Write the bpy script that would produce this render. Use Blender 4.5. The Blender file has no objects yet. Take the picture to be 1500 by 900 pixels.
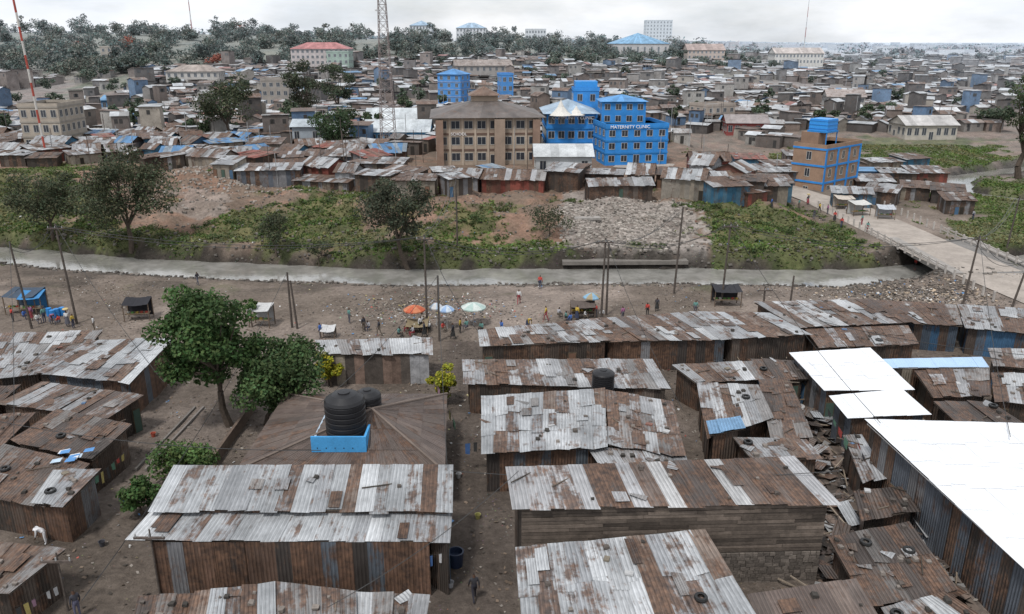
import bpy, math, random, time
import numpy as np
from mathutils import Vector
T0=time.time()
rng=np.random.default_rng(7); R=random.Random(3)
def link(o): bpy.context.scene.collection.objects.link(o)
# ------------------------------------------------------------------ body poses (skinned skeletons), grown first
def skeleton(pose):
    if pose=='bend': hip=(0,0,.92);ch=(0,.36,1.12);nk=(0,.52,1.14);hd=(0,.64,1.1);ht=(0,.74,1.1)
    elif pose=='sit': hip=(0,0,.42);ch=(0,.06,.76);nk=(0,.08,.93);hd=(0,.11,1.05);ht=(0,.12,1.17)
    else: hip=(0,0,.93);ch=(0,.02,1.28);nk=(0,.02,1.46);hd=(0,.04,1.58);ht=(0,.04,1.69)
    vs=[];rs=[];es=[];reg=[];J={}
    def V(p,r,rg,par=None):
        vs.append(p);rs.append(r);reg.append(rg)
        if par is not None: es.append((par,len(vs)-1))
        return len(vs)-1
    a=V(hip,.15,1); b=V(ch,.155,0,a); c=V(nk,.06,2,b); d=V(hd,.095,2,c); e=V(ht,.075,3,d)
    V((hd[0],hd[1]+.1,hd[2]-.02),.022,2,d)
    for s in(-1,1):
        sh=V((s*.19,ch[1],ch[2]+.1 if pose!='bend' else ch[2]+.02),.062,0,b); sp=vs[sh]
        if pose=='walk': el=(s*.25,sp[1]-.08*s,sp[2]-.29); wr=(s*.25,sp[1]+.06-.14*s,sp[2]-.53)
        elif pose=='bend': el=(s*.2,sp[1]+.05,sp[2]-.3); wr=(s*.14,sp[1]+.12,sp[2]-.55)
        elif pose=='sit': el=(s*.25,sp[1]+.08,sp[2]-.25); wr=(s*.12,sp[1]+.3,sp[2]-.3)
        elif pose=='carry': el=(s*.3,sp[1]+.05,sp[2]+.18) if s>0 else (s*.24,sp[1],sp[2]-.29); wr=(s*.12,sp[1]+.03,sp[2]+.42) if s>0 else (s*.24,sp[1]+.08,sp[2]-.54)
        else: el=(s*.25,sp[1]-.02,sp[2]-.29); wr=(s*.23,sp[1]+.08,sp[2]-.54)
        E_=V(el,.045,0,sh); W_=V(wr,.032,2,E_); dv=np.array(wr)-np.array(el); dv/=np.linalg.norm(dv); hnd=np.array(wr)+dv*.08; V(tuple(hnd),.034,2,W_); J[s]=(hnd,dv)
        hp=V((s*.1,hip[1],hip[2]-.06),.09,1,a)
        if pose=='walk': kn=(s*.1,.16*s+.06,.5); an=(s*.1,.26*s-.04,.09)
        elif pose=='sit': kn=(s*.16,.42,.46); an=(s*.15,.36,.09)
        else: kn=(s*.11,.02,.49); an=(s*.11,-.01,.09)
        K_=V(kn,.062,1,hp); A_n=V(an,.042,1,K_); V((an[0],an[1]+.15,.045),.04,4,A_n)
    me=bpy.data.meshes.new('b'); me.from_pydata(vs,es,[]); o=bpy.data.objects.new('b',me); link(o); sm=o.modifiers.new('s','SKIN')
    for i,v in enumerate(me.skin_vertices[0].data): v.radius=(rs[i],rs[i]); v.use_root=(i==0)
    o.modifiers.new('u','SUBSURF').levels=1
    dg=bpy.context.evaluated_depsgraph_get(); m2=bpy.data.meshes.new_from_object(o.evaluated_get(dg)); bpy.data.objects.remove(o)
    co=np.zeros(len(m2.vertices)*3); m2.vertices.foreach_get('co',co); co=co.reshape(-1,3); vv=np.array(vs); out=[]
    for f in m2.polygons:
        idx=list(f.vertices); cen=co[idx].mean(0); best=9;rg=0
        for (i,j) in es:
            A0,B1=vv[i],vv[j]; ab=B1-A0; t=max(0,min(1,float(np.dot(cen-A0,ab)/(np.dot(ab,ab)+1e-9)))); dd=np.linalg.norm(cen-A0-ab*t)/(rs[i]*(1-t)+rs[j]*t)
            if dd<best: best=dd; rg=reg[j] if t>.5 or (reg[j]==reg[i]) else reg[i]
        if rg==2 and cen[2]>hd[2]+.03 and pose!='bend': rg=3
        out.append((idx,rg))
    bpy.data.meshes.remove(m2); return co,out,J
POSE={p:skeleton(p) for p in('stand','walk','sit','bend','carry')}
# ------------------------------------------------------------------ survey model
F=1500*28/36.; TH=math.radians(18.5); SN,CS=math.sin(TH),math.cos(TH); CZ=28.0
def W(px,py,z):
    dx=px-750.; dy=450.-py; t=(CZ-z)/(F*SN-dy*CS); return np.array([dx*t,(F*CS+dy*SN)*t,z])
def ss(a,b,x):
    t=np.clip((x-a)/(b-a),0,1); return t*t*(3-2*t)
def vn(x,y,s=0):
    xi=np.floor(x); yi=np.floor(y); fx=x-xi; fy=y-yi; fx=fx*fx*(3-2*fx); fy=fy*fy*(3-2*fy)
    def h(a,b):
        q=np.sin(a*127.1+b*311.7+s*74.7)*43758.5453; return q-np.floor(q)
    return (h(xi,yi)*(1-fx)+h(xi+1,yi)*fx)*(1-fy)+(h(xi,yi+1)*(1-fx)+h(xi+1,yi+1)*fx)*fy
def fbm(x,y,o=4,s=0):
    r=0;a=.5;n=0
    for i in range(o):
        r=r+a*vn(x*2**i+i*17.3,y*2**i-i*9.1,s+i); n+=a; a*=.5
    return r/n
RIV=[(-400,150),(-200,132),(-110,119),(-73,110.7),(-56,106),(-41,103),(-27,101),(-13,99.4),(4.5,100),(22,100),(40,99),(52,101),(66,105),(88,111),(106,126),(108,140),(97,150),(89,160),(97,176),(122,190),(190,212),(300,222)]
ROAD=[(66,50),(62,78),(58.5,95),(57.5,108),(57,120),(56,141),(51,153),(40,162),(22,168)]
def pdist(x,y,P):
    d=np.full(np.shape(x),1e9)
    for (ax,ay),(bx,by) in zip(P[:-1],P[1:]):
        vx,vy=bx-ax,by-ay; t=np.clip(((x-ax)*vx+(y-ay)*vy)/(vx*vx+vy*vy),0,1)
        d=np.minimum(d,np.hypot(x-ax-t*vx,y-ay-t*vy))
    return d
def yriv(x): return np.interp(x,[p[0] for p in RIV[:12]],[p[1] for p in RIV[:12]])
def zroad(y): return np.interp(y,[50,80,95,110,141,165],[0.05,.5,.95,.95,1.1,3.4])
def H(x,y):
    x=np.asarray(x,float); y=np.asarray(y,float)
    d=pdist(x,y,RIV)+ (fbm(x/3,y/3,3,5)-.5)*2.2
    left=1-ss(40,52,x); q=y-yriv(x)
    b=(1.1*ss(3.5,7,q+(fbm(x/6,y/6,2,15)-.5)*5)+2.6*ss(10,34,q))*left+3.5*ss(180,270,y)*(1-left)
    bank=ss(4,12,q)*(1-ss(34,44,q))*left
    r_=np.abs(fbm(x/9,y/6,4,2)-.5)*2
    b=b+((fbm(x/8,y/8,4,22)-.45)*2.6-(1-ss(0,.3,r_))*1.0)*bank
    b=b+(fbm(x/2.2,y/2.2,3,9)-.5)*.3*(1-ss(200,300,y))
    b=b+1.5*np.exp(-((x-17)/10)**2-((y-118)/7)**2)+2.4*np.exp(-((x+56)/11)**2-((y-146)/6)**2)
    b=b-.75*(1-ss(0,5.5,-q-4.))*(q<0)*(1-ss(38,50,x))
    a=x/np.maximum(y,1.); A=np.interp(a,[-.7,-.3,0,.2,.35,.6],[31,27,22,14,4,1])
    t=np.clip((y-260)/380,0,1); b=b+A*(3*t*t-2*t**3)
    b=b+2.2*(fbm(x/45,y/45,2,4)-.5)*ss(170,260,y)*2
    dr=pdist(x,y,ROAD); w=1-ss(5.3,9.5,dr); b=b*(1-w)+(zroad(y)-.06)*w
    c=1-ss(3.2,5.6,d); return b*(1-c)-2.1*c
def h1(x,y): return float(H(np.array([x]),np.array([y]))[0])
def Gd(px,py):
    dx=px-750.; dy=450.-py; dv=np.array([dx,F*CS+dy*SN,-F*SN+dy*CS]); 
    Y=np.geomspace(15,5000,900); t=Y/dv[1]
    for k in range(2):
        P=np.outer(t,dv)+np.array([0,0,CZ]); g=P[:,2]-H(P[:,0],P[:,1]); i=int(np.argmax(g<0))
        if g[i]>=0: i=len(t)-1
        i=max(i,1); t=np.linspace(t[i-1],t[i],40)
    p=P[i]; return np.array([p[0],p[1],h1(p[0],p[1])])
def scale_at(p): return F/(p[1]*CS+(CZ-p[2])*SN)
# ------------------------------------------------------------------ materials
MAT={}
def newmat(name):
    m=bpy.data.materials.new(name); m.use_nodes=True; nt=m.node_tree; nt.nodes.clear()
    def N(t,**k):
        n=nt.nodes.new(t)
        for a,b in k.items(): setattr(n,a,b)
        return n
    out=N('ShaderNodeOutputMaterial'); bs=N('ShaderNodeBsdfPrincipled'); nt.links.new(bs.outputs[0],out.inputs[0])
    MAT[name]=m; return m,nt,N,bs,out
def mth(nt,N,op,a,b=None,c=None,clamp=False):
    n=N('ShaderNodeMath',operation=op); n.use_clamp=clamp
    for i,v in enumerate((a,b,c)):
        if v is None: continue
        if isinstance(v,(int,float)): n.inputs[i].default_value=v
        else: nt.links.new(v,n.inputs[i])
    return n.outputs[0]
def mixc(nt,N,f,a,b,mode='MIX'):
    n=N('ShaderNodeMix',data_type='RGBA',blend_type=mode)
    for i,v in ((0,f),(6,a),(7,b)):
        if isinstance(v,(int,float)): n.inputs[i].default_value=v
        elif isinstance(v,tuple): n.inputs[i].default_value=(*v,1)
        else: nt.links.new(v,n.inputs[i])
    return n.outputs[2]
def noise(nt,N,vec,scale,detail=6,rough=.6):
    n=N('ShaderNodeTexNoise'); n.inputs['Scale'].default_value=scale; n.inputs['Detail'].default_value=detail; n.inputs['Roughness'].default_value=rough
    nt.links.new(vec,n.inputs['Vector']); return n.outputs[0]
def mrange(nt,N,v,a,b,c,d):
    n=N('ShaderNodeMapRange'); nt.links.new(v,n.inputs[0])
    for i,x in enumerate((a,b,c,d)):
        if isinstance(x,(int,float)): n.inputs[i+1].default_value=x
        else: nt.links.new(x,n.inputs[i+1])
    return n.outputs[0]
def gray(nt,N,v):
    n=N('ShaderNodeCombineColor'); [nt.links.new(v,n.inputs[i]) for i in range(3)]; return n.outputs[0]
def mk_iron(name,corr,glo=.58,white=False):
    m,nt,N,bs,out=newmat(name)
    at=N('ShaderNodeAttribute',attribute_name='Col'); geo=N('ShaderNodeNewGeometry'); uv=N('ShaderNodeUVMap')
    sp=N('ShaderNodeSeparateXYZ'); nt.links.new(uv.outputs[0],sp.inputs[0])
    n1=noise(nt,N,geo.outputs['Position'],.9,9,.72)
    mp=N('ShaderNodeMapping'); mp.inputs['Scale'].default_value=(4.5,.5,1); nt.links.new(uv.outputs[0],mp.inputs[0])
    n2=noise(nt,N,mp.outputs[0],1.0,5,.6)
    n=mth(nt,N,'ADD',mth(nt,N,'MULTIPLY',n1,.6),mth(nt,N,'MULTIPLY',n2,.4))
    th=mth(nt,N,'SUBTRACT',.665,mth(nt,N,'MULTIPLY',at.outputs['Alpha'],.39))
    mask=mrange(nt,N,n,th,mth(nt,N,'ADD',th,.085),0,.9)
    n3=noise(nt,N,geo.outputs['Position'],3.1,5,.6)
    rust=mixc(nt,N,mrange(nt,N,n3,.35,.65,0,1),(.075,.05,.04),(.215,.125,.082))
    c=mixc(nt,N,mask,at.outputs['Color'],rust) if not white else at.outputs['Color']
    n4=noise(nt,N,geo.outputs['Position'],.35,6,.7)
    g=mrange(nt,N,n4,.3,.7,glo,1.15) if not white else mrange(nt,N,n4,.3,.7,.88,1.03)
    n5=noise(nt,N,mp.outputs[0],3.3,4,.6); g=mth(nt,N,'MULTIPLY',g,mrange(nt,N,n5,.3,.7,.74 if not white else .95,1.14 if not white else 1.01))
    if corr:
        s=mth(nt,N,'SINE',mth(nt,N,'MULTIPLY',sp.outputs[0],2*math.pi/.19))
        g=mth(nt,N,'MULTIPLY',g,mth(nt,N,'ADD',.92,mth(nt,N,'MULTIPLY',s,.10 if not white else .025)))
        bp=N('ShaderNodeBump'); bp.inputs['Strength'].default_value=.8 if not white else .2; bp.inputs['Distance'].default_value=.03
        nt.links.new(mth(nt,N,'ADD',s,mth(nt,N,'MULTIPLY',n3,.8)),bp.inputs['Height']); nt.links.new(bp.outputs[0],bs.inputs['Normal'])
    c=mixc(nt,N,1.0,c,gray(nt,N,g),'MULTIPLY')
    nt.links.new(c,bs.inputs['Base Color']); bs.inputs['Metallic'].default_value=.12 if not white else 0; bs.inputs['Roughness'].default_value=.55; bs.inputs['Specular IOR Level'].default_value=.35
mk_iron('corrugated_iron',True); mk_iron('distant_iron',False); mk_iron('white_roof_sheet',True,white=True)
def mk_plain(name,rough,scale=1.2,lo=.72,hi=1.1,bump=0,spec=.3,fine=8.):
    m,nt,N,bs,out=newmat(name); at=N('ShaderNodeAttribute',attribute_name='Col'); geo=N('ShaderNodeNewGeometry')
    n1=noise(nt,N,geo.outputs['Position'],scale,7,.65); n2=noise(nt,N,geo.outputs['Position'],fine,3,.6)
    g=mth(nt,N,'MULTIPLY',mrange(nt,N,n1,.3,.7,lo,hi),mrange(nt,N,n2,.3,.7,.88,1.08))
    c=mixc(nt,N,1.0,at.outputs['Color'],gray(nt,N,g),'MULTIPLY'); nt.links.new(c,bs.inputs['Base Color'])
    bs.inputs['Roughness'].default_value=rough; bs.inputs['Specular IOR Level'].default_value=spec
    if bump:
        bp=N('ShaderNodeBump'); bp.inputs['Strength'].default_value=bump; bp.inputs['Distance'].default_value=.05
        nt.links.new(n2,bp.inputs['Height']); nt.links.new(bp.outputs[0],bs.inputs['Normal'])
    return m,nt,N,bs,out
mk_plain('painted_plaster',.85,.6,.74,1.06); mk_plain('weathered_wood',.9,1.5,.55,1.2,.5); mk_plain('rubble_stone',.95,2.,.7,1.15,.8)
mk_plain('plastic',.4,2,.9,1.05); mk_plain('cloth',.9,3,.8,1.1); mk_plain('bark',.95,4,.6,1.2,.6); mk_plain('window_glass',.15,1,.7,1.2,0,.6); mk_plain('concrete',.9,.8,.7,1.1,.3); mk_plain('skin_and_clothes',.75,5,.9,1.1)
mk_plain('road_dust',.95,.35,.72,1.12,.5,.1,2.5)
m,nt,N,bs,out=mk_plain('foliage',.65,.5,.8,1.15,0,.18)
tr=N('ShaderNodeBsdfTranslucent'); mx=N('ShaderNodeMixShader'); mx.inputs[0].default_value=.25
nt.links.new(bs.inputs['Base Color'].links[0].from_socket,tr.inputs[0]); nt.links.new(bs.outputs[0],mx.inputs[1]); nt.links.new(tr.outputs[0],mx.inputs[2]); nt.links.new(mx.outputs[0],out.inputs[0])
# ground
m,nt,N,bs,out=newmat('ground_soil'); at=N('ShaderNodeAttribute',attribute_name='Col'); geo=N('ShaderNodeNewGeometry'); pos=geo.outputs['Position']
a=mrange(nt,N,noise(nt,N,pos,.22,8,.7),.3,.7,.66,1.24); b=mrange(nt,N,noise(nt,N,pos,2.2,8,.75),.3,.7,.6,1.32)
c=mixc(nt,N,1.0,at.outputs['Color'],gray(nt,N,mth(nt,N,'MULTIPLY',a,b)),'MULTIPLY')
vo=N('ShaderNodeTexVoronoi'); vo.inputs['Scale'].default_value=3.6; nt.links.new(pos,vo.inputs['Vector'])
spk=mth(nt,N,'MULTIPLY',mrange(nt,N,vo.outputs['Distance'],.05,.2,1,0),mrange(nt,N,noise(nt,N,pos,.5,3,.6),.5,.6,0,.4))
spk=mth(nt,N,'MULTIPLY',spk,at.outputs['Alpha'])
c=mixc(nt,N,spk,c,mixc(nt,N,.5,(.34,.31,.28),vo.outputs['Color']))
nt.links.new(c,bs.inputs['Base Color']); bs.inputs['Roughness'].default_value=.95; bs.inputs['Specular IOR Level'].default_value=.1
bp=N('ShaderNodeBump'); bp.inputs['Strength'].default_value=.85; bp.inputs['Distance'].default_value=.16; nt.links.new(b,bp.inputs['Height']); nt.links.new(bp.outputs[0],bs.inputs['Normal'])
# water
m,nt,N,bs,out=newmat('river_water'); geo=N('ShaderNodeNewGeometry')
n=noise(nt,N,geo.outputs['Position'],.35,6,.65); nt.links.new(mixc(nt,N,mrange(nt,N,n,.4,.65,0,1),(.17,.165,.15),(.29,.28,.26)),bs.inputs['Base Color']); bs.inputs['Roughness'].default_value=.08; bs.inputs['Specular IOR Level'].default_value=1.
bp=N('ShaderNodeBump'); bp.inputs['Strength'].default_value=.25; bp.inputs['Distance'].default_value=.05; nt.links.new(noise(nt,N,geo.outputs['Position'],1.8,4,.6),bp.inputs['Height']); nt.links.new(bp.outputs[0],bs.inputs['Normal'])
MN=list(MAT.keys())
IR,DI,WR,PL,WD,ST,PLS,CL,BK,GL,CN,SK,RD,FO=[MN.index(k) for k in ('corrugated_iron','distant_iron','white_roof_sheet','painted_plaster','weathered_wood','rubble_stone','plastic','cloth','bark','window_glass','concrete','skin_and_clothes','road_dust','foliage')]
# ------------------------------------------------------------------ mesh builder
class MB:
    def __init__(s): s.v=[];s.n=[];s.c=[];s.m=[];s.uv=[];s.bulk=[]
    def add(s,pts,col,mat,uv=None):
        s.v.extend([tuple(p) for p in pts]); s.n.append(len(pts)); s.c.append(col if len(col)==4 else (*col,0)); s.m.append(mat)
        s.uv.extend(uv if uv is not None else [(0,0)]*len(pts))
    def obox(s,O,u,v,a0,a1,b0,b1,z0,z1,col,mat):
        P=lambda a,b,z:(O[0]+u[0]*a+v[0]*b,O[1]+u[1]*a+v[1]*b,O[2]+z)
        for q,w,h in (((P(a0,b0,z0),P(a1,b0,z0),P(a1,b0,z1),P(a0,b0,z1)),a1-a0,z1-z0),((P(a1,b0,z0),P(a1,b1,z0),P(a1,b1,z1),P(a1,b0,z1)),b1-b0,z1-z0),
            ((P(a1,b1,z0),P(a0,b1,z0),P(a0,b1,z1),P(a1,b1,z1)),a1-a0,z1-z0),((P(a0,b1,z0),P(a0,b0,z0),P(a0,b0,z1),P(a0,b1,z1)),b1-b0,z1-z0),
            ((P(a0,b0,z1),P(a1,b0,z1),P(a1,b1,z1),P(a0,b1,z1)),a1-a0,b1-b0),((P(a0,b1,z0),P(a1,b1,z0),P(a1,b0,z0),P(a0,b0,z0)),a1-a0,b1-b0)):
            s.add(q,col,mat,[(0,0),(w,0),(w,h),(0,h)])
    def box(s,c,sx,sy,sz,yaw,col,mat):
        u=(math.cos(yaw),math.sin(yaw)); s.obox(c,u,(-u[1],u[0]),-sx/2,sx/2,-sy/2,sy/2,0,sz,col,mat)
    def tube(s,p0,p1,r0,r1,col,mat,n=6,cap=False):
        p0=Vector(p0);p1=Vector(p1);d=(p1-p0)
        if d.length<1e-6: return
        a=d.orthogonal().normalized(); b=d.normalized().cross(a)
        r=[]
        for i in range(n):
            t=2*math.pi*i/n; e=a*math.cos(t)+b*math.sin(t); r.append((p0+e*r0,p1+e*r1))
        for i in range(n):
            j=(i+1)%n; s.add((r[i][0],r[j][0],r[j][1],r[i][1]),col,mat)
        if cap: s.add([q[1] for q in r],col,mat)
    def lathe(s,c,prof,col,mat,n=28,wob=None):
        for (r0,z0),(r1,z1) in zip(prof[:-1],prof[1:]):
            for i in range(n):
                t0=2*math.pi*i/n;t1=2*math.pi*(i+1)/n
                P=lambda r,t,z:(c[0]+r*math.cos(t),c[1]+r*math.sin(t),c[2]+z)
                cc=col if wob is None else wob(i)
                s.add((P(r0,t0,z0),P(r0,t1,z0),P(r1,t1,z1),P(r1,t0,z1)) if r1>1e-4 else (P(r0,t0,z0),P(r0,t1,z0),P(0,t0,z1)),cc,mat)
    def quads(s,V,C,mat): s.bulk.append((V,C,mat))
    def arrays(s):
        V=[np.array(s.v,float).reshape(-1,3)]; n=[np.array(s.n,int)]; C=[np.array(s.c,float).reshape(-1,4)]; M=[np.array(s.m,int)]; U=[np.array(s.uv,float).reshape(-1,2)]
        for v,c,m in s.bulk:
            k=len(v); V.append(v.reshape(-1,3)); n.append(np.full(k,4)); C.append(c); M.append(np.full(k,m)); U.append(np.zeros((k*4,2)))
        return np.concatenate(V),np.concatenate(n),np.concatenate(C),np.concatenate(M),np.concatenate(U)
    def build(s,name,origin=None,parent=None):
        V,n,C,M,U=s.arrays()
        if len(V)==0: return None
        if origin is None: origin=np.array([(V[:,0].min()+V[:,0].max())/2,(V[:,1].min()+V[:,1].max())/2,V[:,2].min()])
        me=bpy.data.meshes.new(name); me.vertices.add(len(V)); me.vertices.foreach_set('co',(V-origin).astype(np.float32).ravel())
        me.loops.add(len(V)); me.loops.foreach_set('vertex_index',np.arange(len(V),dtype=np.int32))
        me.polygons.add(len(n)); st=np.concatenate([[0],np.cumsum(n)[:-1]]).astype(np.int32); me.polygons.foreach_set('loop_start',st)
        used=np.unique(M)
        for u in used: me.materials.append(MAT[MN[int(u)]])
        me.update(calc_edges=True)
        me.polygons.foreach_set('material_index',np.searchsorted(used,M).astype(np.int32))
        ca=me.color_attributes.new('Col','FLOAT_COLOR','CORNER'); ca.data.foreach_set('color',np.repeat(C,n,axis=0).astype(np.float32).ravel())
        ul=me.uv_layers.new(name='UVMap'); ul.data.foreach_set('uv',U.astype(np.float32).ravel())
        me.update(); o=bpy.data.objects.new(name,me); link(o)
        if parent is not None: o.parent=parent
        else: o.location=origin
        return o
class Group:
    def __init__(s,name): s.name=name; s.p={}
    def __getitem__(s,k):
        if k not in s.p: s.p[k]=MB()
        return s.p[k]
    def finish(s):
        A=[m.arrays()[0] for m in s.p.values()]; A=np.concatenate([a for a in A if len(a)])
        o=np.array([(A[:,0].min()+A[:,0].max())/2,(A[:,1].min()+A[:,1].max())/2,A[:,2].min()])
        e=bpy.data.objects.new(s.name,None); e.empty_display_size=.5; e.location=o; link(e)
        for k,m in s.p.items(): m.build(k,o,e)
        return e
# ------------------------------------------------------------------ roofs and walls
PAL={'light':[((.43,.445,.46),.32,5),((.34,.35,.365),.45,3.4),((.24,.19,.16),.65,1.8),((.54,.555,.57),.2,2.2)],
'mixed':[((.36,.365,.375),.44,4.2),((.26,.25,.245),.5,3.2),((.19,.148,.122),.7,2.8),((.48,.49,.5),.3,2.2),((.12,.095,.085),.5,1)],
'rusty':[((.185,.14,.115),.7,4),((.13,.1,.088),.6,3.5),((.3,.285,.275),.55,2.6),((.40,.40,.41),.35,1.4)],
'dark':[((.095,.078,.07),.5,4),((.135,.108,.094),.6,3),((.2,.185,.175),.45,1.5)],
'brown':[((.155,.12,.105),.4,4),((.18,.14,.12),.35,3),((.135,.108,.095),.4,2)],
'stripe':[((.40,.40,.41),.36,3),((.16,.125,.108),.6,3),((.12,.098,.088),.55,2),((.5,.5,.5),.25,1)],
'white':[((.80,.82,.85),0.,1)],'blue':[((.16,.36,.64),.05,1),((.22,.4,.62),.05,1)],'paleblue':[((.40,.56,.76),.0,1)],
'tblue':[((.12,.26,.46),.25,1),((.3,.36,.42),.3,1)],'tred':[((.3,.1,.075),.35,1),((.26,.14,.11),.4,1)],
'wrust':[((.19,.115,.083),.7,4.4),((.13,.085,.065),.6,3),((.12,.14,.165),.38,2.7),((.24,.24,.25),.4,1.7),((.07,.06,.055),.4,2)],
'wgrey':[((.12,.135,.16),.35,4),((.23,.23,.24),.4,3),((.16,.118,.095),.6,3),((.07,.06,.055),.4,2)],
'wdark':[((.07,.058,.05),.4,4),((.11,.085,.07),.5,3),((.16,.13,.11),.5,1)],
'wmix':[((.18,.125,.1),.6,3),((.28,.28,.29),.35,3),((.09,.075,.065),.4,4),((.07,.15,.26),.3,.3),((.29,.25,.2),.3,1.5)],
'wtan':[((.36,.31,.25),.2,3),((.3,.27,.23),.3,2)],'wteal':[((.06,.2,.33),.3,3),((.09,.19,.27),.4,2)],'wred':[((.27,.08,.06),.3,3),((.18,.08,.06),.5,2)],'wpale':[((.45,.46,.47),.2,3),((.3,.32,.34),.3,2)],
'wblue':[((.06,.14,.25),.35,3),((.1,.13,.17),.35,3),((.09,.07,.06),.4,2.5)]}
def pick(st,j=.1):
    L=PAL[st]; c,r,_=R.choices(L,[w for _,_,w in L])[0]; k=1+R.uniform(-j,j); return (c[0]*k,c[1]*k,c[2]*k,max(0,min(1,r+R.uniform(-.18,.22)*(r>0.01))))
def bil(P,u,v): return P[0]*(1-u)*(1-v)+P[1]*u*(1-v)+P[2]*u*v+P[3]*(1-u)*v
def patch(mb,P,style,sw=.86,sl=2.5,mat=IR,deck=True,wild=1.):
    P=[np.array(p,float) for p in P]
    w=(np.linalg.norm(P[1]-P[0])+np.linalg.norm(P[2]-P[3]))/2; L=(np.linalg.norm(P[3]-P[0])+np.linalg.norm(P[2]-P[1]))/2
    nu=max(1,round(w/sw)); nv=max(1,round(L/sl)); wh=style in('white','paleblue'); jj=.02 if wh else .15
    if wh: wild*=.1; mat=WR
    for i in range(nu):
        cc=pick(style,jj); sh=R.uniform(-.18,.18); low=R.uniform(-.03,.06)/nv*wild
        for j in range(nv):
            if R.random()<.6: cc=pick(style,jj)
            e=.035/nu*R.uniform(.3,1.6)*2; u0=i/nu-e;u1=(i+1)/nu+e; v0=j/nv-.02+(sh if j>0 else 0)/nv; v1=(j+1)/nv+.06*R.random()/nv+.015+(sh if j<nv-1 else low)/nv
            sk=R.gauss(0,.014)*wild*sl/w; s2=R.gauss(0,.012)*wild
            dz=.015+.022*(nv-j)+R.random()*.035*wild+(i%2)*.012
            q=[bil(P,u0,v0),bil(P,u1,v0),bil(P,u1+sk,v1+s2),bil(P,u0+sk,v1-s2)]
            q=[p+np.array([0,0,dz+R.random()*.09*wild*(R.random()<.45)]) for p in q]
            vo=R.random()*9; uo=R.random()*40
            mb.add(q,cc,mat,[(uo,vo),(uo+sw,vo),(uo+sw,vo+sl),(uo,vo+sl)])
    if not wh and wild>.4:
        for _ in range(int(nu*nv*.18)):
            u0=R.uniform(0,.9);v0=R.uniform(0,.8); du=R.uniform(.5,1.)/w; dv=R.uniform(.6,2.)/L; c_=pick(R.choice([style,'mixed','rusty']),.15); up=np.array([0,0,.13+R.random()*.04+.03*(nv*(1-v0))*.7]); tw=R.uniform(-.02,.02)
            q=[bil(P,u0,v0)+up,bil(P,min(1,u0+du),v0+tw)+up,bil(P,min(1,u0+du),min(1,v0+dv))+up,bil(P,u0,min(1,v0+dv))+up]; uo=R.random()*20
            mb.add(q,c_,mat,[(uo,0),(uo+.8,0),(uo+.8,1.5),(uo,1.5)])
    if deck:
        dn=np.array([0,0,-.07]); a=[p-np.array([0,0,.012]) for p in P]; b=[p+dn for p in P]; c=(.07,.055,.045)
        mb.add(a,c,WD); mb.add(b,c,WD)
        for k in range(4): mb.add((a[k],a[(k+1)%4],b[(k+1)%4],b[k]),(.1,.08,.065) if not wh else (.5,.5,.5),WD)
def wall(mb,A,B,z0,zA,zB,style,sw=.8,mat=IR,doors=True):
    A=np.array(A[:2]);B=np.array(B[:2]); L=np.linalg.norm(B-A)
    if L<.3: return
    u=(B-A)/L; n=np.array([u[1],-u[0]]); k=max(1,round(L/sw))
    for i in range(k):
        t0=i/k;t1=(i+1)/k; o=n*(R.random()*.03+(i%2)*.012); a=A+(B-A)*t0+o; b=A+(B-A)*t1+o+u*.03
        za=zA+(zB-zA)*t0; zb=zA+(zB-zA)*t1; c=pick(style,.18)
        q=[(*a,z0),(*b,z0),(*b,zb),(*a,za)]; h=za-z0; uo=R.random()*30;vo=R.random()*9
        mb.add(q,c,mat,[(uo,vo),(uo+sw,vo),(uo+sw,vo+h),(uo,vo+h)])
        if doors and R.random()<.09 and h>2:
            hh=min(1.95,h-.3); dc=R.choice([(.03,.025,.02),(.04,.035,.03),(.03,.025,.02),(.06,.12,.2),(.06,.1,.08),(.16,.09,.06)])
            zg=z0+.3
            mb.obox((*a,zg),u,n,.0,.75,.0,.05,0,hh,(.1,.075,.05),WD); mb.obox((*a,zg),u,n,.07,.68,.05,.07,0.05,hh-.08,dc,PL)
def boards(mb,A,B,z0,z1,col,bh=.22):
    A=np.array(A[:2]);B=np.array(B[:2]); L=np.linalg.norm(B-A); u=(B-A)/L; n=np.array([u[1],-u[0]]); z=z0
    while z<z1-.02:
        x=-.05
        while x<L:
            l=R.uniform(2.2,4.5); e=min(L+.03,x+l); k=R.uniform(.5,1.45); hh=min(bh,z1-z)
            mb.obox((A[0],A[1],0),u,n,x,e-.015,0,.02+R.random()*.06,z,z+hh-.02-R.random()*.02,(col[0]*k,col[1]*k,col[2]*k),WD); x=e
        z+=bh
def rock(mb,p,s,col):
    v=[np.array(p)+np.array([sx*s*R.uniform(.5,1),sy*s*R.uniform(.5,1),(sz*.6+.45)*s*R.uniform(.6,1)]) for sz in(-1,1) for sx,sy in((-1,-1),(1,-1),(1,1),(-1,1))]
    for f in((4,5,6,7),(0,1,5,4),(1,2,6,5),(2,3,7,6),(3,0,4,7)): mb.add([v[i] for i in f],col,ST)
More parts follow.
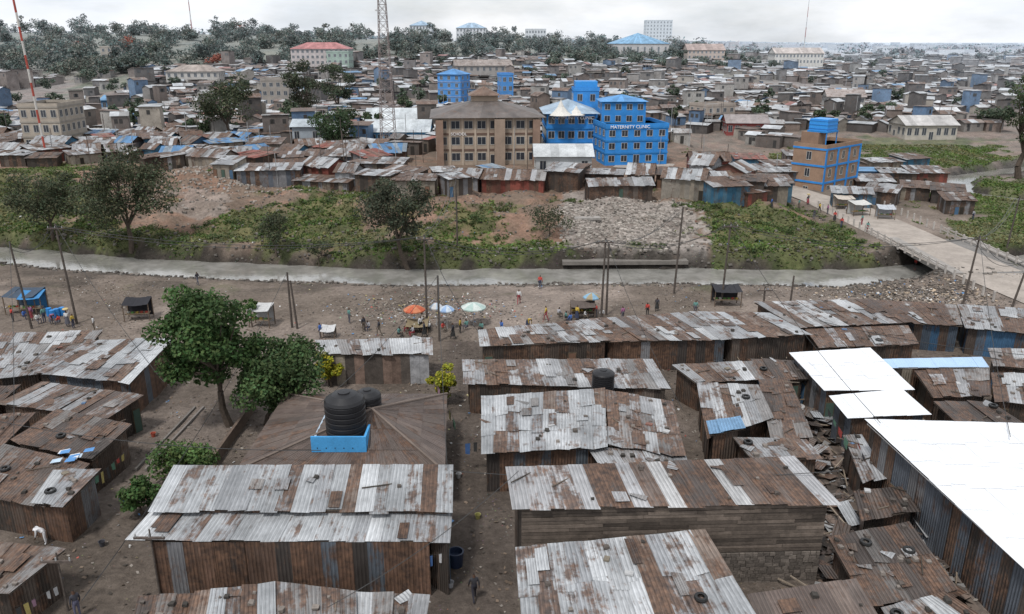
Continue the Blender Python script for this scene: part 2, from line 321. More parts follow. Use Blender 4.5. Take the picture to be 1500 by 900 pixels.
def clutter(mb,P,n):
    P=[np.array(p,float) for p in P]
    for _ in range(n):
        p=bil(P,R.uniform(.05,.95),R.uniform(.05,.95))+np.array([0,0,.09]); r=R.random(); yaw=R.uniform(0,3.1)
        if r<.62: rock(mb,p,R.uniform(.08,.2),R.choice([(.1,.085,.075),(.2,.175,.155),(.05,.045,.04)]))
        elif r<.78: mb.box(p,R.uniform(.6,2.2),.06,.05,yaw,R.choice([(.12,.095,.075),(.17,.14,.11),(.06,.05,.04)]),WD)
        elif r<.94:
            u=np.array([math.cos(yaw),math.sin(yaw),0]);v=np.array([-u[1],u[0],0]);a,b=R.uniform(.4,1.1),R.uniform(.3,.8); c=pick('mixed')
            mb.add([p+np.array([0,0,.05]),p+u*a,p+u*a+v*b+np.array([0,0,.12]),p+v*b],c,IR,[(0,0),(a,0),(a,b),(0,b)])
        elif r<.955: mb.lathe(p,[(.17,.02),(.3,.0),(.33,.09),(.3,.18),(.17,.16)],(.02,.02,.02),PLS,10)
        else: mb.box(p,R.uniform(.2,.5),R.uniform(.2,.4),.1,yaw,R.choice([(.1,.16,.26),(.4,.4,.4),(.2,.1,.08),(.18,.155,.12)]),CL)
FOOT=[]; FB=[]
def inset(P,d):
    c=sum(np.array(p[:2]) for p in P)/4; o=[]
    for p in P:
        p=np.array(p,float); v=c-p[:2]; l=np.linalg.norm(v); q=p.copy(); q[:2]+=v/l*d*1.4; q[2]-=.09; o.append(q)
    return o
def shed(name,px,zf,zn,rs,ws,cl=4,ins=.3,frontwall=None,zlow=None,wild=1.,sl=2.5):
    g=Group(name); P=[W(*px[0],zf),W(*px[1],zf),W(*px[2],zn),W(*px[3],zn)]
    patch(g['roof'],P,rs,wild=wild,sl=sl)
    Q=inset(P,ins); FOOT.append([q[:2] for q in Q])
    zb=min(h1(q[0],q[1]) for q in Q)-.3 if zlow is None else zlow
    for k,(a,b) in enumerate(((3,2),(2,1),(1,0),(0,3))):
        if k==0 and frontwall: frontwall(g['walls'],Q[a],Q[b],zb); continue
        wall(g['walls'],Q[a],Q[b],zb,Q[a][2],Q[b][2],ws)
    if cl: clutter(g['roof_clutter'],P,cl+4)
    g.finish(); return P
def shack(name,x,y,w,d,h,yaw,rs,ws,gable=False,cl=0):
    z=h1(x,y); u=np.array([math.cos(yaw),math.sin(yaw)]);v=np.array([-u[1],u[0]])
    g=Group(name)
    def P(a,b,zz): return np.array([x+u[0]*a+v[0]*b,y+u[1]*a+v[1]*b,z+zz])
    o=.3; a=w/2;b=d/2; rise=R.uniform(.2,.8)
    if gable:
        rise=max(.6,d*.22)
        patch(g['roof'],[P(-a-o,0,h+rise),P(a+o,0,h+rise),P(a+o,-b-o,h-.15),P(-a-o,-b-o,h-.15)],rs)
        patch(g['roof'],[P(a+o,0,h+rise),P(-a-o,0,h+rise),P(-a-o,b+o,h-.15),P(a+o,b+o,h-.15)],rs)
        for s in(-1,1): g['walls'].add([P(s*a,-b,h-.1),P(s*a,b,h-.1),P(s*a,0,h+rise-.1)],pick(ws),IR,[(0,0),(d,0),(d/2,1)])
        for s,t in(((-a,-b),(a,-b)),((a,-b),(a,b)),((a,b),(-a,b)),((-a,b),(-a,-b))): wall(g['walls'],P(*s,0),P(*t,0),z-.9,z+h-.1,z+h-.1,ws)
    else:
        f=h+rise
        patch(g['roof'],[P(-a-o,b+o,f),P(a+o,b+o,f),P(a+o,-b-o,h),P(-a-o,-b-o,h)],rs)
        wall(g['walls'],P(-a,-b,0),P(a,-b,0),z-.9,z+h-.1,z+h-.1,ws); wall(g['walls'],P(a,-b,0),P(a,b,0),z-.9,z+h-.1,z+f-.1,ws)
        wall(g['walls'],P(a,b,0),P(-a,b,0),z-.9,z+f-.1,z+f-.1,ws,doors=False); wall(g['walls'],P(-a,b,0),P(-a,-b,0),z-.9,z+f-.1,z+h-.1,ws)
    if cl: clutter(g['roof_clutter'],[P(-a,b,h+rise),P(a,b,h+rise),P(a,-b,h),P(-a,-b,h)],cl)
    FOOT.append([P(-a,b,0)[:2],P(a,b,0)[:2],P(a,-b,0)[:2],P(-a,-b,0)[:2]]); g.finish()
def inpoly(x,y,poly):
    x=np.asarray(x,float);y=np.asarray(y,float); r=np.zeros(x.shape,bool); n=len(poly)
    for i in range(n):
        x0,y0=poly[i][:2];x1,y1=poly[(i+1)%n][:2]
        if y0==y1: continue
        c=((y0>y)!=(y1>y))&(x<(x1-x0)*(y-y0)/(y1-y0)+x0); r^=c
    return r
def inany(x,y):
    r=np.zeros(np.shape(x),bool)
    for p in FOOT: r|=inpoly(x,y,p)
    return r
def inp1(x,y,p):
    r=False; n=len(p)
    for i in range(n):
        x0,y0=p[i][0],p[i][1];x1,y1=p[(i+1)%n][0],p[(i+1)%n][1]
        if (y0>y)!=(y1>y) and x<(x1-x0)*(y-y0)/(y1-y0)+x0: r=not r
    return r
def hit(x,y):
    while len(FB)<len(FOOT):
        p=[(float(q[0]),float(q[1])) for q in FOOT[len(FB)]]; FB.append((min(q[0] for q in p),max(q[0] for q in p),min(q[1] for q in p),max(q[1] for q in p),p))
    for a,b,c,d,p in FB:
        if a<=x<=b and c<=y<=d and inp1(x,y,p): return True
    return False
# ================================================================== FOREGROUND BUILDINGS
S='tin_roof_shack'
g=Group('long_tin_house')
U=[W(255,684,4.7),W(662,683,4.7),W(661,748,4.1),W(222,746,4.1)]; L_=[W(226,747,3.85),W(661,749,3.85),W(658,793,3.3),W(187,791,3.3)]
patch(g['roof'],U,'light',sl=3.2,wild=.55); patch(g['lower_roof'],L_,'light',sl=3,wild=.45)
fl,fr=W(222,800,3.1),W(628,800,3.1); bl,br=W(262,690,4.5),W(655,688,4.5); fr2=W(655,800,3.1)
wall(g['walls'],fl,fr,-.3,3.35,3.35,'wrust',doors=False); wall(g['walls'],fr2,br,-.3,3.3,4.5,'wgrey'); wall(g['walls'],br,bl,-.3,4.5,4.5,'wdark'); wall(g['walls'],bl,fl,-.3,4.5,3.3,'wrust')
wall(g['walls'],fr+np.array([0,.8,0]),fr2,-.3,3.3,3.3,'wdark',doors=False)
wall(g['walls'],U[3]+np.array([.5,.1,0]),U[2]+np.array([-.3,.1,0]),3.2,4.05,4.05,'wdark',doors=False)
clutter(g['roof_clutter'],U,4); g.finish(); FOOT+= [[q[:2] for q in U],[q[:2] for q in L_]]
g=Group('timber_sided_house')
P=[W(742,687,5.6),W(1163,671,5.6),W(1226,735,5.0),W(752,746,5.0)]
patch(g['roof'],P,'stripe',sl=3,wild=.6); Q=inset(P,.35)
boards(g['walls'],Q[3],Q[2],2.0,4.95,(.125,.1,.082))
m_=Q[3]+(Q[2]-Q[3])*.66; boards(g['walls'],Q[3],m_,-.3,1.98,(.10,.08,.068))
A=m_[:2];B=Q[2][:2];Lw=np.linalg.norm(B-A);u=(B-A)/Lw;n=np.array([u[1],-u[0]]); z=-.3
while z<1.95:
    x=0
    while x<Lw:
        l=R.uniform(.25,.5);k=R.uniform(.5,1.1); g['stone_base'].obox((A[0],A[1],0),u,n,x,min(Lw,x+l)-.03,-.1,.05+R.random()*.05,z,min(z+.2,1.96),(.17*k,.145*k,.125*k),ST); x+=l
    z+=.225
g['stone_base'].obox((A[0],A[1],0),u,n,0,Lw,-.2,.02,-.3,1.97,(.07,.06,.05),ST)
wall(g['walls'],Q[2],Q[1],-.3,4.9,5.4,'wdark'); wall(g['walls'],Q[1],Q[0],-.3,5.4,5.4,'wdark'); wall(g['walls'],Q[0],Q[3],-.3,5.4,4.9,'wdark')
clutter(g['roof_clutter'],P,12); g.finish(); FOOT.append([q[:2] for q in P])
shed(S,[(757,806),(1032,780),(1112,915),(766,930)],3.9,3.2,'light','wdark',5,wild=.8)
shed(S,[(1096,873),(1252,851),(1300,930),(1130,950)],2.7,2.3,'brown','wdark',1,wild=.6)
g=Group('hip_roof_house'); c=[W(418,577,3.),W(655,577,3.),W(652,692,3.),W(345,690,3.)]; ap=W(545,600,5.3)
for k in range(4):
    a,b=c[k],c[(k+1)%4]; Lg=np.linalg.norm(b-a); nn=max(4,round(Lg/.86))
    for i in range(nn):
        for j in range(3):
            t0,t1=j/3,(j+1)/3; e=lambda i_,t:(a+(b-a)*i_/nn)*(1-t)+ap*t
            off=np.array([0,0,.02*(j)+.01*(i%2)]); q=[e(i,t0)+off,e(i+1,t0)+off,e(i+1,t1)+off,e(i,t1)+off]; w0=.86
            g['roof'].add(q,pick('brown',.16),IR,[(i*w0,0),(i*w0+w0,0),(i*w0+w0*(1-t1*.3),2.),(i*w0+w0*t1*.3,2.)])
    g['roof'].tube(a+np.array([0,0,.02]),ap+np.array([0,0,.05]),.09,.09,(.17,.135,.115),PL)
q=inset(c,.5)
for a,b in((3,2),(2,1),(1,0),(0,3)): wall(g['walls'],q[a],q[b],-.3,2.9,2.9,'wmix')
g.finish(); FOOT.append([p[:2] for p in c])
def tank(name,p,r,h,col=(.018,.018,.02)):
    mb=MB(); pr=[(r*.97,0)]; k=7
    for i in range(k):
        z=h*.8*i/k; pr+=[(r,z+.02),(r,z+h*.8/k*.72),(r*.965,z+h*.8/k*.8),(r*.965,z+h*.8/k*.95)]
    pr+=[(r,h*.8),(r*.93,h*.86),(r*.6,h*.95),(r*.3,h*.975),(r*.3,h),(0.001,h*1.005),(0,h*1.005)]
    mb.lathe(p,pr,col,PLS,40); return mb.build(name)
g=Group('tank_platform'); f0=W(458,662,3.7);f1=W(536,662,3.7); zt=4.75
u=(f1-f0)[:2]; wl=np.linalg.norm(u); u/=wl; v=np.array([-u[1],u[0]]); BL=(.07,.33,.66)
O=(f0[0],f0[1],0); dp=5.0
g['slab'].obox(O,u,v,0,wl,0,dp,2.2,4.0,(.5,.5,.48),CN)
g['parapet'].obox(O,u,v,-.05,wl+.05,-.06,.08,3.7,zt,BL,PL); g['parapet'].obox(O,u,v,wl-.08,wl+.06,.081,dp,3.7,zt,BL,PL); g['parapet'].obox(O,u,v,-.06,.08,.081,dp,3.7,4.35,(.4,.5,.6),PL)
for i in range(5): g['drain_holes'].obox(O,u,v,.3+i*.55,.36+i*.55,-.075,-.062,3.95,4.02,(.02,.02,.02),PL)
g.finish()
cx=f0[:2]+u*(wl*.56)+v*1.55; tank('water_tank',(cx[0],cx[1],4.0),1.28,3.1)
cx=f0[:2]+u*(wl*.86)+v*3.9; tank('water_tank',(cx[0],cx[1],4.0),.9,2.2)
shed(S,[(462,500),(632,496),(634,519),(470,520)],3.1,2.8,'mixed','wmix',3,frontwall=lambda mb,a,b,z:wall(mb,a,b,z,a[2],b[2],'wmix',mat=WD,doors=False))
shed(S,[(700,485),(850,471),(893,500),(703,508)],3.3,2.9,'mixed','wdark',6)
shed(S,[(850,470),(1008,459),(1068,497),(893,501)],3.4,2.9,'mixed','wrust',6)
shed(S,[(1010,458),(1128,460),(1186,490),(1070,497)],3.4,2.9,'light','wdark',5)
shed(S,[(1105,444),(1278,440),(1335,472),(1168,480)],3.2,2.8,'mixed','wdark',7)
shed(S,[(1282,441),(1400,448),(1410,478),(1338,474)],3.1,2.7,'rusty','wblue',6)
shed(S,[(1402,447),(1530,456),(1540,492),(1414,480)],3.1,2.7,'mixed','wblue',6)
shed(S,[(1180,484),(1330,478),(1345,505),(1200,510)],2.6,2.4,'rusty','wdark',6)
shed(S,[(678,529),(955,528),(982,570),(680,562)],3.1,2.6,'mixed','wdark',9)
shed(S,[(706,584),(885,572),(888,655),(706,664)],3.6,3.0,'light','wrust',9,sl=2.2)
shed(S,[(888,574),(985,592),(1003,668),(892,652)],3.5,2.9,'mixed','wrust',8)
shed(S,[(860,655),(1003,668),(1010,690),(880,684)],2.7,2.5,'mixed','wdark',6)
tp=W(883,570,2.85); tank('water_tank',(tp[0],tp[1],2.9),.85,1.55)
shed(S,[(985,536),(1102,530),(1118,556),(1018,561)],3.0,2.6,'mixed','wdark',5)
shed(S,[(1022,563),(1110,566),(1132,612),(1036,642)],3.1,2.6,'mixed','wdark',6)
shed(S,[(1112,560),(1155,556),(1190,640),(1130,645)],2.6,2.4,'dark','wdark',5)
shed(S,[(1036,618),(1083,612),(1090,628),(1040,638)],3.3,3.2,'blue','wdark',0)
shed(S,[(1074,642),(1180,645),(1205,672),(1100,672)],2.5,2.3,'mixed','wdark',5)
shed(S,[(1100,527),(1166,530),(1182,556),(1120,556)],2.8,2.5,'dark','wdark',4)
shed('white_roof_house',[(1158,519),(1275,512),(1338,571),(1208,572)],3.5,3.0,'white','wgrey',0)
shed('white_roof_house',[(1216,581),(1322,571),(1362,606),(1242,612)],3.3,2.9,'white','wgrey',0)
shed('blue_roof_house',[(1292,527),(1438,524),(1448,538),(1300,539)],3.3,3.1,'paleblue','wmix',0)
shed('white_roof_hall',[(1270,620),(1640,630),(1920,845),(1502,834)],4.6,4.1,'white','wgrey',0,ins=.4)
shed(S,[(1448,512),(1560,514),(1570,548),(1455,536)],2.9,2.6,'mixed','wdark',5)
shed(S,[(1340,545),(1448,542),(1450,580),(1366,582)],2.9,2.5,'rusty','wdark',6)
shed(S,[(1452,548),(1570,552),(1590,600),(1458,588)],2.9,2.5,'mixed','wdark',6)
shed(S,[(1368,590),(1450,590),(1500,622),(1410,628)],2.6,2.3,'dark','wdark',5)
shed(S,[(1250,722),(1322,714),(1345,748),(1262,762)],2.2,2.0,'dark','wdark',6)
shed(S,[(1214,790),(1332,768),(1402,865),(1268,888)],2.4,2.0,'dark','wdark',18)
shed(S,[(1292,892),(1385,870),(1440,905),(1320,940)],2.3,2.1,'mixed','wdark',3)
shed(S,[(1236,640),(1262,640),(1300,700),(1262,705)],2.0,1.9,'mixed','wdark',4)
shed(S,[(-10,491),(150,486),(122,515),(-30,524)],3.0,2.7,'mixed','wdark',6)
shed(S,[(-40,528),(100,514),(60,548),(-60,562)],2.8,2.6,'mixed','wdark',6)
shed('tin_roof_workshop',[(130,501),(254,498),(192,561),(50,546)],3.6,3.0,'light','wrust',6)
shed(S,[(60,561),(209,580),(160,612),(-2,592)],2.8,2.5,'mixed','wdark',7)
shed(S,[(-60,570),(30,566),(-5,596),(-80,600)],2.8,2.5,'dark','wdark',2)
shed(S,[(84,602),(192,624),(136,674),(18,646)],2.9,2.5,'dark','wdark',6)
shed(S,[(-60,612),(50,606),(10,648),(-90,650)],2.8,2.5,'rusty','wdark',6)
shed(S,[(-10,650),(130,682),(68,742),(-80,720)],2.8,2.4,'dark','wdark',6)
shed(S,[(80,690),(146,690),(95,742),(48,736)],2.9,2.7,'light','wrust',3)
shed(S,[(-60,792),(95,806),(14,870),(-90,860)],2.7,2.4,'mixed','wdark',4)
shed(S,[(286,869),(402,856),(404,940),(268,945)],2.6,2.3,'light','wdark',3)
shed(S,[(402,854),(520,868),(522,945),(404,940)],2.5,2.3,'mixed','wdark',3)
shed(S,[(205,876),(285,872),(268,945),(188,945)],2.2,2.,'dark','wdark',3)
shed(S,[(522,870),(628,874),(616,945),(522,945)],2.3,2.1,'mixed','wdark',4)
# ================================================================== GROUND
def poly(px): return [Gd(*p)[:2] for p in px]
GZ=[(poly(p),w) for p,w in [
 ([(235,335),(420,292),(545,282),(560,395),(280,398)],.7),([(640,345),(815,358),(818,402),(610,402)],.78),([(1025,290),(1200,318),(1285,398),(1040,412)],.85),
 ([(1235,200),(1440,205),(1480,240),(1360,262),(1262,245)],.75),([(1385,275),(1600,265),(1600,420),(1440,390)],.85),([(-60,290),(150,275),(210,380),(-60,380)],.62),
 ([(60,100),(240,100),(240,165),(80,175)],.5),([(430,268),(560,285),(560,310),(430,290)],.5),([(600,300),(740,290),(770,345),(600,345)],.55),
 ([(-20,250),(130,240),(140,285),(-20,290)],.55),([(140,248),(410,262),(420,298),(200,318)],-.2),([(820,288),(1010,290),(1030,368),(815,378)],-.9),([(1290,310),(1380,300),(1400,335),(1330,345)],-.9)]]
RUB=[poly([(822,288),(1010,290),(1030,368),(815,378)]),poly([(255,282),(350,280),(335,314),(245,305)])]
ALY=poly([(655,500),(750,500),(760,910),(620,910)])
JUM=poly([(1020,520),(1170,520),(1300,700),(1440,900),(1180,900),(1180,700),(1080,640)])
def green(x,y):
    q=y-yriv(x); left=1-ss(42,52,x); xx=x+(fbm(x/6,y/6,3,31)-.5)*18; yy=y+(fbm(x/6,y/6,3,37)-.5)*15
    g=(.26*ss(4,7,q)*(1-ss(50,60,q))*left)+.3*ss(3.8,5,q)*(1-ss(9,14,q))*left+.3*(1-left)*ss(100,112,y)*(1-ss(190,235,y))
    for p,w in GZ: g=g+w*inpoly(xx,yy,p)
    n=.55*fbm(x/6,y/6,4,21)+.45*fbm(x/1.7,y/1.7,3,23); g=ss(.5,.64,n+(g-.37)*.42)
    g=g+.75*ss(380,460,y)*(np.abs(x/np.maximum(y,1))<.9)*(1-ss(.2,.35,x/np.maximum(y,1)))
    dr=pdist(x,y,ROAD); g=g*ss(5,6.5,dr); g=g*ss(80,100,y)*ss(3.8,5.2,pdist(x,y,RIV)+(fbm(x/2,y/2,2,3)-.5)*3)
    return np.clip(g,0,1)
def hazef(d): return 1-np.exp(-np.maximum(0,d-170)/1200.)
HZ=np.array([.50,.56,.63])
def hz(c,d):  # aerial haze painted into the base colour, paler and bluer with distance
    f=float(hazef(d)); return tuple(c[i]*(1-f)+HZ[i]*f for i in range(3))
def axis(a,b,st,far,k):
    L=list(np.arange(a,b,st)); s=st; v=L[-1]
    while v<far: s*=k; v+=s; L.append(v)
    return L
ys=[5,12,20,26]+axis(30,180,.55,9000,1.035)
xr=axis(0,95,.6,7000,1.05); xs=sorted([-v for v in xr[1:]]+xr)
X,Y=np.meshgrid(np.array(xs),np.array(ys)); Z=H(X,Y)
def mixa(a,b,t): return a*(1-t[...,None])+b*t[...,None]
n1=fbm(X/9,Y/9,4,1); n2=fbm(X/1.6,Y/1.6,3,8); A_=lambda *c: np.array(c)
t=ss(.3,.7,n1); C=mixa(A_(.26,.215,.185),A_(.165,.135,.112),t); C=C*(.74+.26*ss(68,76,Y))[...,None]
q=Y-yriv(X); fb=ss(3,8,q)*(1-ss(46,52,X)); C=mixa(C,mixa(A_(.25,.16,.118),A_(.18,.135,.105),ss(.35,.6,n2*.6+n1*.4)),fb)
C=mixa(C,mixa(A_(.21,.155,.125),A_(.17,.14,.115),ss(.4,.6,n2)),ss(160,200,Y))
rb=inpoly(X+(n2-.5)*7,Y+(n1-.5)*12,RUB[0])*.85+inpoly(X+(n2-.5)*9,Y+(n1-.5)*12,RUB[1])*.5
C=mixa(C,mixa(A_(.34,.31,.285),A_(.23,.20,.18),ss(.35,.65,n2)),rb)
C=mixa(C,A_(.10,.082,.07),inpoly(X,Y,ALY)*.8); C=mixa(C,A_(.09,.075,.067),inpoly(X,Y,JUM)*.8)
d=pdist(X,Y,RIV)+(n2-.5)*3+(n1-.5)*4; C=mixa(C,A_(.042,.037,.032),(1-ss(4.6,6.8,d))*.97)
C=mixa(C,A_(.07,.06,.052),ss(.52,.64,fbm(X/6,Y/2.5,4,77))*ss(84,93,Y)*(1-ss(98,101,Y))*.6)
g=green(X,Y); C=mixa(C,mixa(A_(.12,.135,.055),A_(.06,.08,.03),ss(.3,.7,n2)),g*.78)
f=hazef(np.hypot(X,Y)); C=mixa(C,HZ,f)  # distance haze painted into the ground colour too
al=(1-g)*(1-ss(150,200,Y))
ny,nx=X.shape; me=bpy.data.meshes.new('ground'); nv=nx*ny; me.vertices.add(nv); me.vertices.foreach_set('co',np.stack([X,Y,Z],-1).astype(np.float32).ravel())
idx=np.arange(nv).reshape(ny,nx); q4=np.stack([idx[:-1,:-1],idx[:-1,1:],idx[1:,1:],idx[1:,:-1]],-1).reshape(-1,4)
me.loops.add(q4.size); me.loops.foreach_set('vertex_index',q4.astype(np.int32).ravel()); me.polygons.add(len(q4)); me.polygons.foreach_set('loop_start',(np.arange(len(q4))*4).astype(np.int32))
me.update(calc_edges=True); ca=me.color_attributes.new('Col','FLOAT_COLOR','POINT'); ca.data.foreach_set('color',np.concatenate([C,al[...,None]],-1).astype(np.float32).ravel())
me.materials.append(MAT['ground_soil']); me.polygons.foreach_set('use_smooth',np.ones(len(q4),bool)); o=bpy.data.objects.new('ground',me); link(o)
def ribbon(name,P,hw,zf,mat,col,step=2.):
    pts=[]
    for (ax,ay),(bx,by) in zip(P[:-1],P[1:]):
        k=max(1,int(math.hypot(bx-ax,by-ay)/step)); pts+=[(ax+(bx-ax)*i/k,ay+(by-ay)*i/k) for i in range(k)]
    pts.append(P[-1]); E=[]
    for i,p in enumerate(pts):
        a=pts[max(0,i-3)];b=pts[min(len(pts)-1,i+3)]; l=math.hypot(b[0]-a[0],b[1]-a[1]); nx_,ny_=-(b[1]-a[1])/l,(b[0]-a[0])/l
        E.append([(p[0]+nx_*s*hw,p[1]+ny_*s*hw,zf(p[1])) for s in(1,.33,-.33,-1)])
    mb=MB()
    for a,b in zip(E[:-1],E[1:]):
        for k in range(3): mb.add((a[k],a[k+1],b[k+1],b[k]),col,mat)
    return mb.build(name)
o=ribbon('river',RIV,5.2,lambda y:-1.35,RD,(.2,.18,.16)); o.data.materials[0]=MAT['river_water']
ribbon('dirt_road',ROAD,4.6,lambda y:float(zroad(y)),RD,(.35,.31,.275))
g=Group('road_bridge'); u=(1,0);v=(0.02,1); O=(57.9,0,0)
g['deck'].obox(O,u,v,-6,-4.62,93.5,112,.25,1.12,(.3,.28,.26),CN); g['deck'].obox(O,u,v,4.62,6,93.5,112,.25,1.12,(.3,.28,.26),CN); g['deck'].obox(O,u,v,-4.6,4.6,94,111.5,.2,.93,(.2,.19,.18),CN)
for y0 in(93.5,109.5): g['abutment'].obox(O,u,v,-6.4,6.4,y0,y0+2.2,-2.6,.2,(.22,.2,.18),CN)
for s in(-5.6,5.6):
    y0=84.
    while y0<136:
        zz=float(zroad(y0)); g['railing'].obox((57.6+(141-y0)*.025+s*1.0,y0,zz-.1),u,v,-.1,.1,0,.22,0,1.15,(.42,.39,.36),CN)
        if y0>92 and y0<116: g['railing'].obox((57.6+(141-y0)*.025+s,y0+.22,zz),u,v,-.05,.05,0,1.78,.72,.86,(.4,.37,.34),CN); g['railing'].obox((57.6+(141-y0)*.025+s,y0+.22,zz),u,v,-.05,.05,0,1.78,.32,.44,(.4,.37,.34),CN)
        y0+=2.
g.finish(); print('ground',time.time()-T0)
# ================================================================== NAMED TOWN BUILDINGS
def block(name,pL,pR,depth,h,floors,bays,wallc,roof='flat',roofc=(.3,.3,.3,.3),band=None,pil=None,ov=.5,ww=1.1,zoff=0,door=True,rise=None,pos=None,glassc=(.03,.035,.045),rmat=DI):
    if pos is None: a=Gd(*pL);b=Gd(*pR)
    else: a,b=np.array(pos[0],float),np.array(pos[1],float)
    z=min(a[2],b[2])+zoff; u=(b-a)[:2]; w=np.linalg.norm(u);u=u/w; n=np.array([-u[1],u[0]]); v=n
    O=(a[0],a[1],z); g=Group(name); FOOT.append([a[:2]-v-u,b[:2]-v+u,b[:2]+v*(depth+1)+u,a[:2]+v*(depth+1)-u])
    d0=float(np.hypot(a[0],a[1])); hc=lambda c:(*hz(c,d0),c[3] if len(c)>3 else 0); wc=hc(wallc)
    g['walls'].obox(O,u,v,0,w,0,depth,-1.5,h,wc,PL)
    fh=h/floors
    if band:
        for k in range(1,floors+(roof=='flat')): g['bands'].obox(O,u,v,-.12,w+.12,-.12,depth+.12,k*fh-.22,k*fh+.12,hc(band),PL)
    if pil:
        for i in range(bays+1): x=i*(w-.4)/bays; g['pillars'].obox(O,u,v,x,x+.4,-.16,0,-1,h-.01,hc(pil),PL)
    def face(O2,du,dn,wd,nb):
        for f_ in range(floors):
            for i in range(nb):
                cx=(i+.5)*wd/nb; w2=min(ww,wd/nb*.62)/2; z0=f_*fh+fh*.32; z1=f_*fh+fh*.78
                if door and f_==0 and i==nb//2: z0=.05; z1=2.1
                g['windows'].obox(O2,du,dn,cx-w2,cx+w2,0,.03,z0,z1,hc(glassc),GL)
                fc=hc((.45,.45,.43))
                for q in((cx-w2-.06,cx-w2,z0-.06,z1+.06),(cx+w2,cx+w2+.06,z0-.06,z1+.06),(cx-w2,cx+w2,z1,z1+.06),(cx-w2,cx+w2,z0-.1,z0),(cx-.03,cx+.03,z0,z1)): g['windows'].obox(O2,du,dn,q[0],q[1],0,.06,q[2],q[3],fc,PL)
    face(O,u,-v,w,bays); nb=max(1,int(depth/(w/bays)))
    face((a[0],a[1],z),v,-u,depth,nb); face((a[0]+u[0]*w,a[1]+u[1]*w,z),v,u,depth,nb)
    Pt=lambda p,q,zz:np.array([O[0]+u[0]*p+v[0]*q,O[1]+u[1]*p+v[1]*q,z+zz])
    rc=hc(roofc)
    if roof=='flat':
        for q in((-.1,w+.1,-.1,.1),(-.1,w+.1,depth-.1,depth+.1),(-.1,.1,.101,depth-.101),(w-.1,w+.1,.101,depth-.101)): g['parapet'].obox(O,u,v,*q,h,h+.8,wc,PL)
        g['roof'].obox(O,u,v,.1,w-.1,.1,depth-.1,h,h+.12,rc,CN)
    else:
        rs=rise or min(w,depth)*.22; m=min(w,depth)/2
        if roof=='hip':
            if w>=depth: r0,r1=Pt(m,depth/2,h+rs),Pt(w-m,depth/2,h+rs)
            else: r0,r1=Pt(w/2,m,h+rs),Pt(w/2,depth-m,h+rs)
            c=[Pt(-ov,-ov,h),Pt(w+ov,-ov,h),Pt(w+ov,depth+ov,h),Pt(-ov,depth+ov,h)]
            if w>=depth: F4=[(c[0],c[1],r1,r0),(c[1],c[2],r1,r1),(c[2],c[3],r0,r1),(c[3],c[0],r0,r0)]
            else: F4=[(c[0],c[1],r0,r0),(c[1],c[2],r1,r0),(c[2],c[3],r1,r1),(c[3],c[0],r0,r1)]
        else:
            r0,r1=Pt(-ov,depth/2,h+rs),Pt(w+ov,depth/2,h+rs); c=[Pt(-ov,-ov,h-.1),Pt(w+ov,-ov,h-.1),Pt(w+ov,depth+ov,h-.1),Pt(-ov,depth+ov,h-.1)]
            F4=[(c[0],c[1],r1,r0),(c[2],c[3],r0,r1)]
            g['walls'].add([Pt(0,0,h),Pt(0,depth,h),Pt(0,depth/2,h+rs-.1)],wc,PL); g['walls'].add([Pt(w,0,h),Pt(w,depth,h),Pt(w,depth/2,h+rs-.1)],wc,PL)
        for f4 in F4:
            nn=max(1,int(np.linalg.norm(f4[1]-f4[0])/1.6))
            for i in range(nn):
                k=R.uniform(.8,1.15); s=lambda t:f4[0]*(1-t)+f4[1]*t; e=lambda t:f4[3]*(1-t)+f4[2]*t
                g['roof'].add([s(i/nn),s((i+1)/nn),e((i+1)/nn),e(i/nn)],(rc[0]*k,rc[1]*k,rc[2]*k,rc[3]),rmat,[(0,0),(1.6,0),(1.6,5),(0,5)])
        g['roof'].add(c,(.1,.1,.1),PL)
    return g,O,u,v,w,z
def sign(txt,O,u,b,z,size,nm,col=(.8,.8,.8)):
    cu=bpy.data.curves.new(nm,'FONT'); cu.body=txt; cu.size=size; cu.extrude=.02; o=bpy.data.objects.new(nm,cu); link(o)
    n=np.array([u[1],-u[0]]); o.location=(O[0]+n[0]*b,O[1]+n[1]*b,z); o.rotation_euler=(math.pi/2,0,math.atan2(u[1],u[0]))
    m=bpy.data.materials.get('sign_paint') or bpy.data.materials.new('sign_paint'); m.use_nodes=True; m.node_tree.nodes['Principled BSDF'].inputs[0].default_value=(*col,1); cu.materials.append(m)
BB=(.035,.24,.62)
g,O,u,v,w,z=block('school_building',(640,243),(790,241),20,9.6,3,8,(.36,.29,.23),'hip',(.15,.13,.12,.35),band=(.14,.09,.07),pil=(.42,.35,.28),ov=1.2,ww=1.7,rise=3.2); SCH=(O[0]-8,O[0]+w+2)
g['roof_lantern'].obox(O,u,v,w*.36,w*.62,8,14,9.6,13.4,(.34,.27,.21),PL); P_=lambda a_,b_,c_:np.array([O[0]+u[0]*a_+v[0]*b_,O[1]+u[1]*a_+v[1]*b_,z+c_])
cc=[P_(w*.33,7.2,13.4),P_(w*.65,7.2,13.4),P_(w*.65,14.8,13.4),P_(w*.33,14.8,13.4)]; ap_=P_(w*.49,11,15.2)
for k in range(4): g['lantern_roof'].add([cc[k],cc[(k+1)%4],ap_],(.2,.14,.11,.5),DI)
for k,(a0,a1) in enumerate(((.0,.07),(.93,1.))): g['end_bays'].obox(O,u,v,w*a0,w*a1,-1.2,-.17,-1,9.2,(.25,.17,.13),PL)
g['stair_tower'].obox(O,u,v,w*.56,w*.66,-1.4,-.17,-1,9.3,(.3,.23,.18),PL); g.finish(); sign('SCHOOL',(O[0]+u[0]*3,O[1]+u[1]*3),u,.3,z+6.1,.8,'school_sign',(.1,.05,.04))
